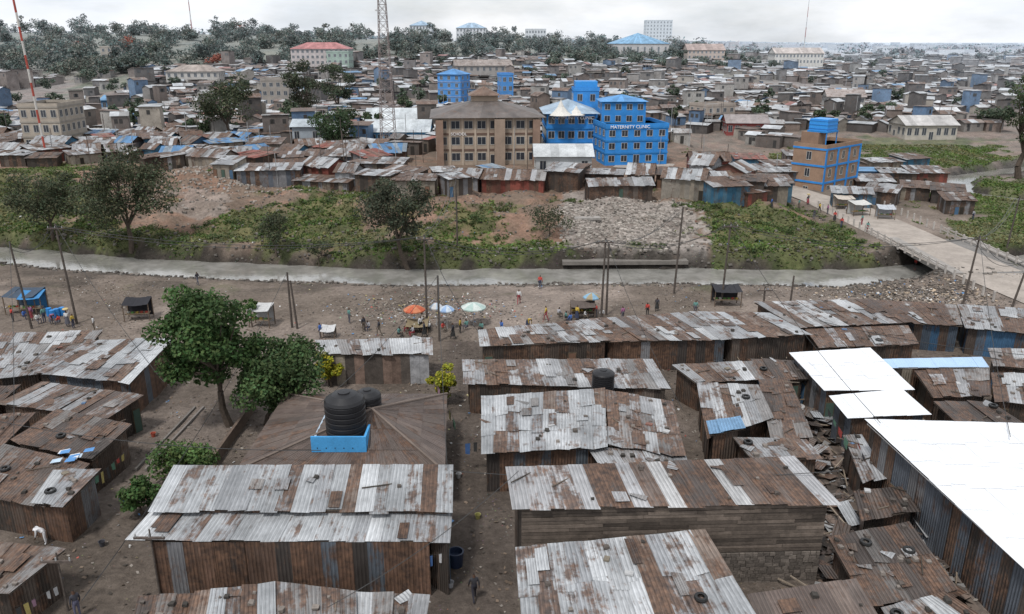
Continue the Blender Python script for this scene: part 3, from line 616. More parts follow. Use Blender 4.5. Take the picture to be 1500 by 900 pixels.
g,O,u,v,w,z=block('clinic_building',(800,230),(872,230),16,9.3,3,5,BB,'hip',(.35,.45,.55,.05),band=(.03,.2,.5),ov=.8,ww=1.3,rise=2.4); g.finish(); sign('COMMUNITY CLINIC',(O[0]+u[0]*1.2,O[1]+u[1]*1.2),u,.2,z+8.1,.95,'clinic_sign')
c0=O
g,O,u,v,w,z=block('clinic_building',(886,243),(976,241),13,7.7,3,5,BB,'flat',(.2,.35,.55,.05),band=(.03,.2,.5),ww=1.2); g.finish(); sign('MATERNITY CLINIC',(O[0]+u[0]*.8,O[1]+u[1]*.8),u,.3,z+7.55,.95,'clinic_sign'); CLX=O[0]+w+1
pa=np.array([O[0]-u[0]*0,O[1]+9.,O[2]+5]); pb=np.array([O[0]+u[0]*9.5,O[1]+9,O[2]+5])
g,O2,u2,v2,w2,z2=block('clinic_annex',0,0,9,7.3,3,4,BB,'hip',(.1,.3,.6,.0),pos=(pa,pb),rise=1.2,ov=.5,door=False); g.finish()
g,O2,u2,v2,w2,z2=block('blue_water_tower_house',0,0,6,13.,4,2,BB,'flat',(.1,.3,.6,0),pos=((c0[0]+7,c0[1]+17,c0[2]),(c0[0]+13,c0[1]+17,c0[2])),door=False); g['tank'].obox(O2,u2,v2,.4,w2-.4,.5,5.5,13.2,15.2,(.04,.27,.66),PLS); g.finish()
mb=MB(); cp=(c0[0]+3.0,c0[1]-.5,c0[2]+9.0)
for k,(dx_,dy_,r_,hh_) in enumerate(((0,0,2.6,3.2),(3.4,1,2.2,1.9))):
    mb.lathe((cp[0]+dx_,cp[1]+dy_,cp[2]),[(r_,0),(r_*.62,hh_*.22),(r_*.28,hh_*.55),(.05,hh_),(0,hh_)],(.6,.58,.54),CL,9); mb.tube((cp[0]+dx_,cp[1]+dy_,cp[2]-2),(cp[0]+dx_,cp[1]+dy_,cp[2]+hh_+.3),.08,.06,(.4,.4,.4),PL)
mb.build('fabric_canopy')
g,*_=block('blue_tower_house',(642,152),(675,152),9,11.0,4,3,BB,'hip',(.05,.25,.58,0),band=(.2,.3,.5)); g.finish()
g,*_=block('white_roof_school_hall',(534,214),(628,214),11,3.4,1,10,(.08,.26,.46),'gable',(.6,.64,.66,.02)); g.finish()
g,*_=block('white_roof_school_hall',(537,192),(625,190),11,3.4,1,9,(.4,.45,.5),'gable',(.6,.64,.66,.05)); g.finish()
g,O,u,v,w,z=block('brick_water_tower_building',(1203,281),(1252,281),6.5,9.2,3,3,(.30,.2,.14),'flat',(.3,.3,.3,.3),band=BB,pil=BB,ww=.9); 
g['rooftop_room'].obox(O,u,v,.4,3.2,2.,5.5,9.35,12.0,(.26,.17,.12),PL); g['tank_stand'].obox(O,u,v,.7,4.7,.6,4.6,12.01,12.3,(.03,.22,.55),PL)
for a_,b_ in((.8,.7),(4.5,.7),(.8,4.4),(4.5,4.4)): g['tank_stand'].obox(O,u,v,a_,a_+.15,b_,b_+.15,9.3,12.0,BB,PL)
g['blue_tank'].obox(O,u,v,.9,4.5,.8,4.4,12.31,14.4,(.04,.28,.7),PLS)
for k in range(3): g['blue_tank'].obox(O,u,v,.84,4.56,.74,4.46,12.6+k*.7,12.72+k*.7,(.03,.2,.55),PLS)
g.finish()
for nm,pl,pr,dp,h,fl_,by,wc,rf,rc,kw in [
 ('red_roof_apartments',(428,104),(512,104),14,10.5,4,12,(.52,.45,.43),'hip',(.4,.1,.08,.0),{}),
 ('unfinished_concrete_house',(386,168),(426,168),10,11.5,4,4,(.3,.26,.22),'flat',(.3,.3,.3,.2),{}),
 ('unfinished_concrete_house',(38,222),(95,222),12,10.,3,4,(.38,.33,.27),'flat',(.3,.3,.3,.2),{'band':(.3,.27,.23)}),
 ('red_wall_house',(1064,199),(1124,199),9,3.6,1,6,(.28,.05,.04),'gable',(.3,.26,.25,.3),{}),
 ('grey_block_house',(785,262),(866,262),8,4.2,1,4,(.42,.43,.43),'gable',(.5,.52,.53,.05),{}),
 ('concrete_house',(245,128),(322,128),12,6.5,2,8,(.46,.43,.39),'hip',(.32,.25,.2,.3),{}),
 ('concrete_house',(668,118),(750,118),12,7.,2,9,(.33,.3,.27),'gable',(.3,.24,.2,.4),{}),
 ('concrete_house',(1035,182),(1075,180),9,5.2,2,4,(.36,.3,.25),'flat',(.3,.3,.3,.2),{}),
 ('concrete_house',(150,95),(176,95),9,8.5,3,3,(.4,.34,.27),'flat',(.3,.3,.3,.2),{}),
 ('concrete_house',(1210,165),(1265,165),10,5.5,2,6,(.4,.38,.35),'gable',(.36,.3,.27,.4),{}),
 ('blue_tin_house',(430,218),(470,218),7,5.2,1,3,(.3,.34,.38),'gable',(.45,.5,.54,.1),{}),
 ('blue_tin_house',(150,164),(178,164),7,4.0,1,3,(.04,.2,.42),'gable',(.1,.26,.45,.1),{}),
 ('tan_house',(1325,205),(1400,205),10,4,1,7,(.46,.42,.36),'gable',(.5,.48,.46,.2),{}),
 ('concrete_house',(735,150),(752,150),8,10,3,2,BB,'flat',(.1,.3,.5,.0),{}),
 ('green_block_house',(480,105),(512,105),9,9,3,4,(.3,.4,.33),'flat',(.3,.3,.3,.2),{}),
 ]:
    g,*_=block(nm,pl,pr,dp,h,fl_,by,wc,rf,rc,**kw); g.finish()
def dblock(nm,px0,px1,dist,ztop,hh,fl_,by,wc,rf,rc,dp=18,rise=None):
    a=((px0-750)*dist/F/1.06,dist,ztop-hh); b=((px1-750)*dist/F/1.06,dist,ztop-hh)
    g,*_=block(nm,0,0,dp,hh,fl_,by,wc,rf,rc,pos=(a,b),door=False,rise=rise); g.finish()
dblock('white_apartment_block',668,712,640,37,17,5,9,(.75,.76,.78),'hip',(.3,.45,.6,0))
dblock('white_apartment_block',600,632,650,39,18,5,7,(.72,.74,.76),'hip',(.25,.4,.55,0))
dblock('white_apartment_block',770,800,660,36,14,4,7,(.7,.72,.74),'flat',(.5,.5,.5,0))
dblock('white_office',947,985,900,48,28,8,8,(.72,.76,.8),'flat',(.5,.5,.5,0))
dblock('blue_pyramid_roof_hall',900,982,560,26,9,1,8,(.55,.52,.5),'hip',(.12,.36,.6,0),dp=38,rise=7)
dblock('long_institution_building',1140,1212,620,19,8,2,14,(.66,.62,.55),'gable',(.5,.4,.33,.1))
dblock('long_institution_building',1010,1065,560,22,6,2,9,(.5,.38,.3),'gable',(.35,.22,.16,.2))
# ================================================================== TOWN
EDGE=[Gd(*p) for p in [(-120,236),(0,243),(100,243),(180,236),(330,254),(430,268),(560,282),(700,284),(850,288),(1000,291),(1100,293)]]
ex=[p[0] for p in EDGE]; ey=[p[1] for p in EDGE]
x=ex[0]; 
RS=['mixed','rusty','light','dark','mixed','rusty','mixed','tblue','tred','light','mixed','light','rusty']
WS=['wmix','wmix','wrust','wdark','wgrey','wtan','wteal','wpale','wred','wmix','wtan','wrust','wdark']
while x<ex[-1]:
    w=R.choice([R.uniform(2.4,4.2),R.uniform(4,7),R.uniform(6,11)]); y=float(np.interp(x+w/2,ex,ey)); yw=math.atan2(np.interp(x+w,ex,ey)-np.interp(x,ex,ey),w)+R.gauss(0,.26)
    yy=y+R.uniform(-1.5,5.5)
    if not hit(x+w/2,yy): shack('tin_shack',x+w/2,yy,w,R.uniform(3.5,6),R.choice([R.uniform(1.7,2.3),R.uniform(2.2,3.3)]),yw,R.choice(RS),R.choice(WS),gable=R.random()<.3,cl=1)
    x+=w*R.uniform(.9,1.05)+R.choice([0,.3,.8,2.5])
for row in range(1,6):
    x=ex[0]-20
    while x<50:
        w=R.uniform(3,8); y=float(np.interp(x+w/2,ex,ey))+row*7.0+R.uniform(-2.5,2.5)+1
        front=SCH[0]<x+w/2<CLX
        if y<232 and not(front and row>=2) and not (hit(x,y) or hit(x+w,y) or hit(x+w/2,y)) and pdist(np.array([x+w/2]),np.array([y]),ROAD)[0]>8 and R.random()<.93:
            shack('tin_shack',x+w/2,y,w,R.uniform(4.,6.2),R.uniform(2.0,2.5) if front else R.uniform(2.1,3.2),R.gauss(0,.4),R.choice(RS),R.choice(WS),gable=R.random()<.45)
        x+=w*R.uniform(1.0,1.2)
for (px,py,w,d,yw,rs) in [(1275,275,7,5,-.3,'mixed'),(1310,262,8,5,-.2,'light'),(1338,285,6,5,-.4,'rusty'),(1352,262,7,5,-.2,'mixed'),(1385,290,6,5,-.3,'dark'),(1398,305,5,4,-.35,'rusty'),(1290,292,6,4,-.5,'mixed'),(1245,296,6,3,-.2,'light'),(1110,262,7,5,.1,'mixed'),(1140,250,7,5,0,'rusty'),(1095,240,8,6,.1,'tred'),(1165,235,7,6,0,'mixed'),(1130,285,5,4,-.2,'mixed'),(1095,278,6,4,0,'dark'),(1060,285,7,5,0,'rusty'),(1165,262,6,4,.2,'light'),(1330,240,7,5,0,'mixed'),(1290,245,8,5,.1,'light')]:
    p=Gd(px,py+6); shack('market_shack',p[0],p[1],w*R.uniform(.75,1.05),d,2.4,yw+R.gauss(0,.15),rs,R.choice(WS),cl=2)
print('shacks',time.time()-T0)
g=MB(); TC=[((.47,.485,.5),.18,4.6),((.34,.335,.33),.42,4),((.22,.165,.135),.6,4.2),((.14,.11,.095),.5,2.2),((.58,.585,.59),.05,1.7),((.12,.26,.44),.1,.6),((.3,.11,.08),.25,.6)]
TW=[(.2,.16,.13),(.14,.115,.1),(.26,.235,.21),(.09,.075,.065),(.34,.3,.25),(.1,.18,.3),(.19,.14,.11),(.12,.1,.085),(.38,.36,.33)]
OPEN=poly([(60,100),(215,103),(200,150),(90,170)]); FIELD=poly([(1225,198),(1560,200),(1560,262),(1360,268),(1255,250)])
nh=0; y=150.
while y<1150:
    k=.84 if y<330 else (.95 if y<520 else 1.5); st=6.3*k; x=-y*.80-10
    while x<y*.80:
        w=R.uniform(3.2,8.4)*k; xx=x+w/2; yy=y+R.uniform(-3.2,3.2)*k; x+=w+R.choice([.2,.5,.9,2.,R.uniform(0,5)]) 
        a=xx/yy
        lim=np.interp(a,[-.7,-.45,-.3,0,.18,.3,.5],[385,402,435,492,508,800,1150])
        if yy>lim: continue
        if xx<52 and yy<232: 
            if yy<float(np.interp(xx,ex,ey))+43 and xx>ex[0]-20: continue
            if xx<=ex[0]-20 and yy<ey[0]+5: continue
        if xx>=52 and yy<(232 if xx>78 else 168): continue
        if R.random()<.04: continue
        if hit(xx,yy) or hit(xx-w/2,yy) or hit(xx+w/2,yy): continue
        if inp1(xx,yy,OPEN) and R.random()<.8: continue
        if inp1(xx,yy,FIELD): continue
        A2=np.array([xx]);B2=np.array([yy])
        if fbm(A2/40,B2/40,2,55)[0]>.68: continue
        z=h1(xx,yy); dd=math.hypot(xx,yy); d=R.uniform(3.6,6.2)*k; yaw=(float(fbm(A2/38,B2/38,2,88)[0])-.5)*3.6+R.gauss(0,.22)+(math.pi/2 if R.random()<.25 else 0); hh=R.uniform(2.1,3.1)
        tall=R.random()<.07
        if tall: hh=R.uniform(4.5,8.5)
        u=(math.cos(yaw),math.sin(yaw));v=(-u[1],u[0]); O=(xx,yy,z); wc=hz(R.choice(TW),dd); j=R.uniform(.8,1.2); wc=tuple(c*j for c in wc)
        g.obox(O,u,v,-w/2,w/2,-d/2,d/2,-1.5,hh,(*wc,.3),DI)
        if dd<480:
            for q in range(R.randint(1,3)):
                a0=R.uniform(-w/2+.3,w/2-1.2); zz=.1 if q==0 else 1.1
                g.obox(O,u,v,a0,a0+.85,-d/2-.05,-d/2,zz,2.0,hz((.03,.025,.02),dd),PL)
                if tall: g.obox(O,u,v,a0,a0+.85,-d/2-.05,-d/2,hh-1.9,hh-.8,hz((.03,.025,.02),dd),PL)
        P=lambda a_,b_,c_:(O[0]+u[0]*a_+v[0]*b_,O[1]+u[1]*a_+v[1]*b_,z+c_)
        o_=.3; c0_,r0_,_=R.choices(TC,[t_[2]*(1+(a>.25)*(t_[0][0]>.4)*1.8) for t_ in TC])[0]; ns=max(1,int(w/1.8)) if dd<520 else 1
        gb=R.random()<.45; rise=R.uniform(.4,1.1); rr=R.uniform(-.5,.6)
        for i in range(ns):
            cc_=c0_
            if R.random()<.33: cc_,r0_,_=R.choices(TC[:4],[1,1,1,1])[0]
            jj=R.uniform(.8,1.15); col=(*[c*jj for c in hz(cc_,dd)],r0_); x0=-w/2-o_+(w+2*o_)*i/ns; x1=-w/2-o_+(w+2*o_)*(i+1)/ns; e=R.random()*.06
            if gb:
                g.add((P(x0,-d/2-o_,hh-.05+e),P(x1,-d/2-o_,hh-.05+e),P(x1,0,hh+rise+e),P(x0,0,hh+rise+e)),col,DI,[(0,0),(2,0),(2,3),(0,3)])
                g.add((P(x0,d/2+o_,hh-.05+e),P(x1,d/2+o_,hh-.05+e),P(x1,0,hh+rise+e),P(x0,0,hh+rise+e)),col,DI,[(0,0),(2,0),(2,3),(0,3)])
            else: g.add((P(x0,-d/2-o_,hh+.07+e+max(0,-rr)),P(x1,-d/2-o_,hh+.07+e+max(0,-rr)),P(x1,d/2+o_,hh+.07+e+max(0,rr)),P(x0,d/2+o_,hh+.07+e+max(0,rr))),col,DI,[(0,0),(2,0),(2,5),(0,5)])
        if gb:
            for s_ in(-1,1): g.add((P(s_*w/2,-d/2,hh),P(s_*w/2,d/2,hh),P(s_*w/2,0,hh+rise-.05)),(*wc,.2),DI)
        nh+=1
    y+=st*R.uniform(.95,1.05)+ (y>520)*3
g.build('distant_shanty_town'); print('houses',nh,time.time()-T0)
mb=MB()
for i in range(380):
    dd=R.uniform(1500,4200); a=R.uniform(.22,.85) if R.random()<.8 else R.uniform(-.8,.8); x=a*dd; z=h1(x,dd); hh=R.uniform(5,13)
    mb.box((x,dd,z-2),R.uniform(12,45),R.uniform(12,30),hh+2,R.uniform(-.4,.4),hz(R.choice([(.7,.7,.7),(.5,.45,.4),(.6,.6,.65),(.4,.3,.25)]),dd),PL)
mb.build('distant_city')
# ================================================================== VEGETATION
def leaves(mb,cen,rad,n,ls,col,var=.25):
    k=len(cen); ci=rng.integers(0,k,n); d=rng.normal(size=(n,3)); d/=np.linalg.norm(d,axis=1)[:,None]
    r=rad[ci]*(.35+.75*rng.random(n)**.6); p=cen[ci]+d*r[:,None]*np.array([1,1,.75])
    a=rng.normal(size=(n,3)); a/=np.linalg.norm(a,axis=1)[:,None]; nrm=d*.6+rng.normal(size=(n,3))*.6+np.array([0,0,.5]); b=np.cross(a,nrm); b/=np.linalg.norm(b,axis=1)[:,None]+1e-9; a=np.cross(b,nrm); a/=np.linalg.norm(a,axis=1)[:,None]+1e-9
    s=(ls*rng.uniform(.5,1.3,n))[:,None]; V=np.stack([p-a*s*.5,p+b*s*.32,p+a*s*.5,p-b*s*.32],1)
    cm=rng.uniform(1-var*1.4,1+var*1.4,k)[ci]*rng.uniform(1-var,1+var,n); C=np.ones((n,4)); C[:,:3]=np.array(col)[None,:]*cm[:,None]; C[:,0]*=rng.uniform(.8,1.25,n)
    mb.quads(V,C,FO)
def tree(name,base,Ht,Rc,nc,nl,ls,col,tf=.35,lean=(0,0),mb=None,var=.25,lim=True,cr=(.26,.42)):
    own=mb is None; mb=mb or MB(); base=np.array(base,float); top=base+np.array([lean[0],lean[1],Ht*tf]); hc=Ht*(1-tf)
    d=rng.normal(size=(nc,3)); d/=np.linalg.norm(d,axis=1)[:,None]; r=.3+.62*rng.random(nc)**.7
    cen=base+np.array([lean[0]*1.4,lean[1]*1.4,Ht*tf+hc*.5])+d*r[:,None]*np.array([Rc,Rc,hc*.5]); rad=Rc*rng.uniform(cr[0],cr[1],nc)
    leaves(mb,cen,rad,nl,ls,col,var)
    bc=(.09,.07,.055); r0=max(.09,Ht*.028)
    if lim:
        mid=(base+top)/2+np.array([R.uniform(-.1,.1)*Ht*.3,0,0]); mb.tube(base-np.array([0,0,.3]),mid,r0,r0*.8,bc,BK,7); mb.tube(mid,top,r0*.8,r0*.62,bc,BK,7)
        hub=[top+np.array([R.uniform(-1,1)*Rc*.25,R.uniform(-1,1)*Rc*.25,hc*.2]) for _ in range(4)]
        for h_ in hub: mb.tube(top,h_,r0*.5,r0*.33,bc,BK,5)
        for c in cen:
            h_=min(hub,key=lambda q:np.linalg.norm(q-c)); m_=(h_+c)/2+np.array([0,0,-.05*Ht*.3]); mb.tube(h_,m_,r0*.3,r0*.18,bc,BK,4); mb.tube(m_,c,r0*.18,r0*.07,bc,BK,4)
    if own: return mb.build(name)
def treepx(name,px,py,hp,wp,nc,nl,ls,col,**k):
    p=Gd(px,py); s=scale_at(p); return tree(name,p,hp/s/.93,wp/s/2,nc,nl,ls,col,**k)
p=W(338,625,0); tree('broadleaf_tree',p,12.4,3.8,46,16500,.34,(.05,.092,.03),tf=.24,lean=(-.45,0),cr=(.2,.36))
p=W(388,622,0); tree('broadleaf_tree',p,7.0,3.6,38,12500,.3,(.06,.10,.038),tf=.22,lean=(.9,0),cr=(.22,.38))
p=W(275,700,0); tree('leafy_shrub',p,2.9,2.1,18,3600,.26,(.075,.125,.04),tf=.12)
p=W(208,757,0); tree('leafy_shrub',p,2.9,1.3,12,2200,.26,(.06,.11,.035),tf=.2)
p=W(484,566,0); tree('yellow_green_shrub',p,3.1,1.3,12,2600,.22,(.28,.28,.025),tf=.15)
p=W(653,592,0); tree('yellow_green_shrub',p,3.6,1.35,14,2800,.22,(.27,.28,.03),tf=.15)
p=W(370,480,0); tree('small_tree',p,3.2,.7,8,700,.22,(.06,.11,.03),tf=.5)
AC=(.07,.083,.048)
treepx('acacia_tree',193,368,142,140,40,12500,.36,AC,tf=.24,cr=(.2,.38))
treepx('acacia_tree',78,350,100,105,30,8000,.36,AC,tf=.22,cr=(.2,.38))
treepx('acacia_tree',598,394,130,112,34,7500,.36,(.06,.07,.046),tf=.3,lean=(-1.2,0),cr=(.2,.34))
treepx('thorn_bush',405,375,58,55,12,2000,.3,AC,tf=.25)
treepx('thorn_bush',805,345,40,75,12,1500,.3,AC,tf=.25)
treepx('thorn_bush',468,394,40,40,8,500,.3,AC,tf=.4)
treepx('acacia_tree',335,206,92,84,26,5200,.6,(.06,.075,.042),tf=.22)
treepx('cypress_tree',448,184,90,54,22,4200,.6,(.065,.08,.05),tf=.15)
treepx('cypress_tree',496,166,74,48,22,4000,.6,(.06,.08,.05),tf=.12)
treepx('round_tree',494,222,62,76,22,4500,.5,(.045,.075,.035),tf=.2)
treepx('tall_tree',1492,262,170,74,30,8000,.5,(.06,.085,.04),tf=.2)
for i in range(150):
    p=Gd(R.uniform(0,1500),R.uniform(84,215)) if i<95 else Gd(R.uniform(770,1240),R.uniform(82,104))
    if hit(p[0],p[1]): continue
    d=math.hypot(p[0],p[1]); tree('town_tree',p,R.uniform(4,8),R.uniform(2,3.8)*(1+(i>=95)*.6),10,600,.8 if i<95 else 1.1,hz((.055,.08,.04),d*.8),lim=d<300)
mb=MB()
for i in range(760):
    a=R.uniform(-.78,.78); lo=float(np.interp(a,[-.7,-.45,-.3,0,.18,.3,.5],[380,398,432,490,508,640,900])); 
    if a>.3 and R.random()<.35: continue
    y=lo+R.random()**1.25*(230 if a<.25 else 380)+R.uniform(-12,8); x=a*y; z=h1(x,y); d=math.hypot(x,y); big=R.random()
    Ht=R.uniform(5.5,11)+6*(big>.9)-3.0*(a>.25); col=hz(R.choice([(.04,.062,.034),(.05,.072,.04),(.032,.052,.031),(.075,.09,.045)]),d*.9)
    if R.random()<.016 and a<-.15: col=(.3,.13,.1)
    tree('x',(x,y,z-1),Ht,R.uniform(4.,7.5),9,480,1.2,col,tf=.05,mb=mb,lim=False,var=.25,cr=(.34,.52))
mb.build('distant_tree_belt')
mb=MB()
for i in range(300):
    dd=R.uniform(1100,3600); a=R.uniform(-.8,.85); x=a*dd; z=h1(x,dd); tree('x',(x,dd,z-2),R.uniform(7,12),R.uniform(14,28),9,170,5,hz((.05,.065,.045),dd*.7),tf=.05,mb=mb,lim=False,cr=(.34,.5))
mb.build('horizon_trees')
N_=280000; x=rng.uniform(-130,140,N_); y=rng.uniform(96,215,N_); gg=green(x,y); keep=(rng.random(N_)<gg**1.2*.85)&(gg>.12)&(np.abs(x)<y*.72); x=x[keep];y=y[keep]; k2=~inany(x,y); x=x[k2];y=y[k2]; z=H(x,y); n=len(x)
mb=MB(); pn=fbm(x/3,y/3,3,91); dry=ss(.45,.65,fbm(x/5,y/5,3,97))
for k in range(2):
    t=rng.uniform(0,2*math.pi,n); s=rng.uniform(.12,.42,n)*(.5+pn); hh=rng.uniform(.06,.34,n)*(.2+1.3*pn); dx=np.cos(t)*s*.5; dy=np.sin(t)*s*.5; l=rng.normal(0,.2,(n,2))
    V=np.stack([np.stack([x-dx,y-dy,z-.05],1),np.stack([x+dx,y+dy,z-.05],1),np.stack([x+dx*.6+l[:,0],y+dy*.6+l[:,1],z+hh],1),np.stack([x-dx*.8+l[:,0],y-dy*.8+l[:,1],z+hh*.8],1)],1)
    C=np.ones((n,4)); cm=rng.uniform(.65,1.35,n)*(.6+.8*pn); C[:,:3]=(np.array([.10,.145,.042])*(1-dry[:,None])+np.array([.15,.155,.07])*dry[:,None])*cm[:,None]; C[:,0]*=rng.uniform(.75,1.25,n); mb.quads(V,C,FO)
mb.build('grass'); print('grass',n)
mb=MB(); k=0
for i in range(3200):
    x0=R.uniform(-100,60);y0=float(yriv(np.array([x0]))[0])+R.uniform(5.5,40)
    if k<340 and green(np.array([x0]),np.array([y0]))[0]>.4:
        k+=1; z0=h1(x0,y0); r=R.uniform(.3,1.0); leaves(mb,np.array([[x0,y0,z0+r*.3],[x0+r*.9,y0+R.uniform(-r,r),z0+r*.2],[x0-r*.8,y0+R.uniform(-r,r),z0+r*.2]]),np.array([r,r*.7,r*.6]),int(130*r+40),.3,R.choice([(.06,.09,.032),(.075,.11,.04),(.10,.12,.055)]))
mb.build('bank_bushes')
mb=MB()
for i in range(6000):
    if i<3300: x0=R.gauss(17,9);y0=R.gauss(118,7)
    elif i<3900: x0=R.gauss(-52,7); y0=R.gauss(140,5)
    elif i<4900: x0=R.uniform(-70,60); y0=float(yriv(np.array([x0]))[0])+R.choice([-1,1])*R.uniform(4.6,8)
    else: x0=R.uniform(-80,50); y0=float(yriv(np.array([x0]))[0])+R.uniform(8,38)
    if i<3300 and not inp1(x0,y0,RUB[0]): continue
    k=R.uniform(.55,1.2)*(1 if i<3900 else .45); rock(mb,(x0,y0,h1(x0,y0)),R.uniform(.07,.28),(.36*k,.325*k,.29*k))
mb.build('rubble')
def litter(name,N,fx,fy,smin,smax,cols,wts,mat=CL,filt=None):
    x=fx(N);y=fy(N)
    if filt is not None:
        ok=filt(x,y); x=x[ok];y=y[ok]
    ok=~inany(x,y); x=x[ok];y=y[ok];z=H(x,y)+.04; n=len(x); t=rng.uniform(0,6.28,n); s=rng.uniform(smin,smax,n); s2=s*rng.uniform(.4,1.,n); u=np.stack([np.cos(t),np.sin(t),rng.normal(0,.3,n)],1)*s[:,None]*.5; v=np.stack([-np.sin(t),np.cos(t),rng.normal(0,.3,n)],1)*s2[:,None]*.5; p=np.stack([x,y,z+.08*s],1)
    V=np.stack([p-u-v,p+u-v,p+u+v,p-u*.7+v],1); ci=rng.choice(len(cols),n,p=np.array(wts)/sum(wts)); C=np.ones((n,4)); C[:,:3]=np.array(cols)[ci]*rng.uniform(.7,1.2,n)[:,None]; C[:,3]=.3
    mb=MB(); mb.quads(V,C,mat); mb.build(name)
LC=[(.5,.5,.49),(.27,.24,.21),(.07,.06,.05),(.12,.25,.45),(.35,.1,.08),(.16,.12,.09),(.4,.35,.2)]; LW=[.8,5,7,.3,.2,6,.2]
litter('litter',22000,lambda N:rng.uniform(-75,65,N),lambda N:rng.uniform(74,96,N),.05,.2,LC,LW,filt=lambda x,y:rng.random(len(x))<ss(.46,.66,fbm(x/5,y/5,3,66))*.7+.05)
litter('litter',7500,lambda N:rng.uniform(-45,50,N),lambda N:rng.uniform(33,75,N),.05,.24,LC,LW)
litter('litter',6000,lambda N:rng.uniform(-90,50,N),lambda N:rng.uniform(106,150,N),.08,.3,LC,LW,filt=lambda x,y:rng.random(len(x))<.6)
litter('rubbish_pile',1900,lambda N:rng.normal(-9,5,N),lambda N:rng.normal(83,2.6,N),.06,.26,[(.5,.5,.5),(.12,.24,.42),(.38,.1,.07),(.08,.07,.06),(.3,.26,.22),(.4,.33,.12),(.2,.3,.2)],[1.5,.5,.4,6,4,.4,.3],filt=lambda x,y:(y>76)&(y<92))
litter('rubbish_pile',2200,lambda N:rng.normal(49,7,N),lambda N:rng.normal(88,2.8,N),.08,.34,[(.5,.48,.45),(.12,.24,.42),(.38,.3,.22),(.08,.07,.06),(.3,.26,.22)],[1.2,.3,3,5,4],filt=lambda x,y:(y>79)&(y<95)&(pdist(x,y,ROAD)>5.5))
litter('river_bank_debris',5500,lambda N:rng.uniform(-75,52,N),lambda N:rng.uniform(88,116,N),.1,.45,[(.03,.027,.024),(.06,.05,.045),(.3,.29,.27),(.14,.11,.09)],[6,5,.5,2],filt=lambda x,y:(np.abs(y-yriv(x))>4.4)&(np.abs(y-yriv(x))<7.5)&(fbm(x/4,y/4,2,12)>.42))
litter('scrap_heap',9000,lambda N:rng.uniform(12,45,N),lambda N:rng.uniform(34,72,N),.3,1.1,[(.18,.135,.11),(.3,.29,.28),(.08,.065,.055),(.42,.42,.42),(.1,.2,.35),(.14,.11,.09)],[4,2.6,6,1,.2,5],mat=DI,filt=lambda x,y:inpoly(x,y,JUM))
g=Group('scrap_pile'); c=0
while c<460:
    x0=R.uniform(10,45);y0=R.uniform(34,72)
    if not inp1(x0,y0,JUM) or hit(x0,y0): c+=.2; continue
    c+=1; z0=h1(x0,y0)+R.uniform(0,.9); yw=R.uniform(0,3.14)
    if R.random()<.45: g['planks'].tube((x0,y0,z0),(x0+math.cos(yw)*R.uniform(1,3),y0+math.sin(yw)*R.uniform(1,3),z0+R.uniform(-.2,.5)),.05,.05,R.choice([(.2,.16,.12),(.28,.23,.18),(.09,.07,.06)]),WD,4)
    else:
        u=np.array([math.cos(yw),math.sin(yw),R.uniform(-.25,.25)]);v=np.array([-u[1],u[0],R.uniform(-.25,.25)]);p=np.array([x0,y0,z0]);a,b=R.uniform(.7,1.),R.uniform(.9,2.2)
        g['sheets'].add([p,p+u*a,p+u*a+v*b,p+v*b],pick(R.choice(['mixed','light','dark'])),IR,[(0,0),(a,0),(a,b),(0,b)])
g.finish()
mb=MB(); p=Gd(915,384); mb.box((p[0],p[1],p[2]-.2),17,1.6,.5,.02,(.17,.155,.14),CN); p=Gd(860,322); mb.box((p[0],p[1],p[2]),4,1.5,.35,.1,(.3,.28,.26),CN); mb.build('concrete_slabs')
mb=MB(); a=W(318,682,0);b=W(375,600,0); L=np.linalg.norm((b-a)[:2]); u=(b-a)[:2]/L; mb.obox((a[0],a[1],-.2),u,(-u[1],u[0]),0,L,0,.22,0,1.1,(.16,.12,.095),ST); mb.build('yard_wall')
mb=MB(); a=W(215,690,0);b=W(300,598,0); L=np.linalg.norm((b-a)[:2]); u=(b-a)[:2]/L; mb.obox((a[0],a[1],-.2),u,(-u[1],u[0]),0,L,0,.15,0,.38,(.2,.18,.165),CN); mb.obox((a[0],a[1],-.2),u,(-u[1],u[0]),0,L,.7,.85,0,.36,(.18,.165,.15),CN); mb.build('drain_channel')
print('veg',time.time()-T0)
# ================================================================== POLES, WIRES, TOWERS
def pole(px,pyb,pyt,r=.13,name='utility_pole',cross=True,lean=0):
    b=Gd(px,pyb); s=scale_at(b); h=(pyb-pyt)/s/.95; mb=MB(); t=b+np.array([lean,0,h]); mb.tube(b-np.array([0,0,.4]),t,r,r*.7,(.09,.075,.065),BK,8,True)
    if cross:
        mb.obox((t[0],t[1],t[2]-.5),(1,0),(0,1),-.8,.8,-.18,-.08,0,.12,(.1,.08,.07),WD)
        for q in(-.7,0,.7): mb.tube((t[0]+q,t[1]-.13,t[2]-.38),(t[0]+q,t[1]-.13,t[2]-.2),.05,.04,(.3,.3,.3),PLS,5,True)
    mb.build(name); return t
T={}
for k,(x,yb,yt,l) in enumerate([(113,474,333,-.4),(47,482,357,-.5),(428,480,400,0),(436,482,412,-.3),(626,482,348,0),(644,500,405,0),(880,470,352,.2),(888,462,360,0),(987,430,308,.4),(1056,448,330,.3),(1409,450,348,.5),(1475,362,290,.4),(1481,452,380,.9),(670,360,268,0),(1118,450,420,0),(1155,462,405,.1)]):
    T[k]=pole(x,yb,yt,lean=l,cross=k in(0,4,6,9,10,14))
def wire(mb,a,b,sag=1.,r=.032):
    a=np.array(a);b=np.array(b);n=14;p=a
    for i in range(1,n+1):
        t=i/n; q=a*(1-t)+b*t-np.array([0,0,sag*4*t*(1-t)]); mb.tube(p,q,r,r,(.04,.04,.04),PLS,3); p=q
mb=MB()
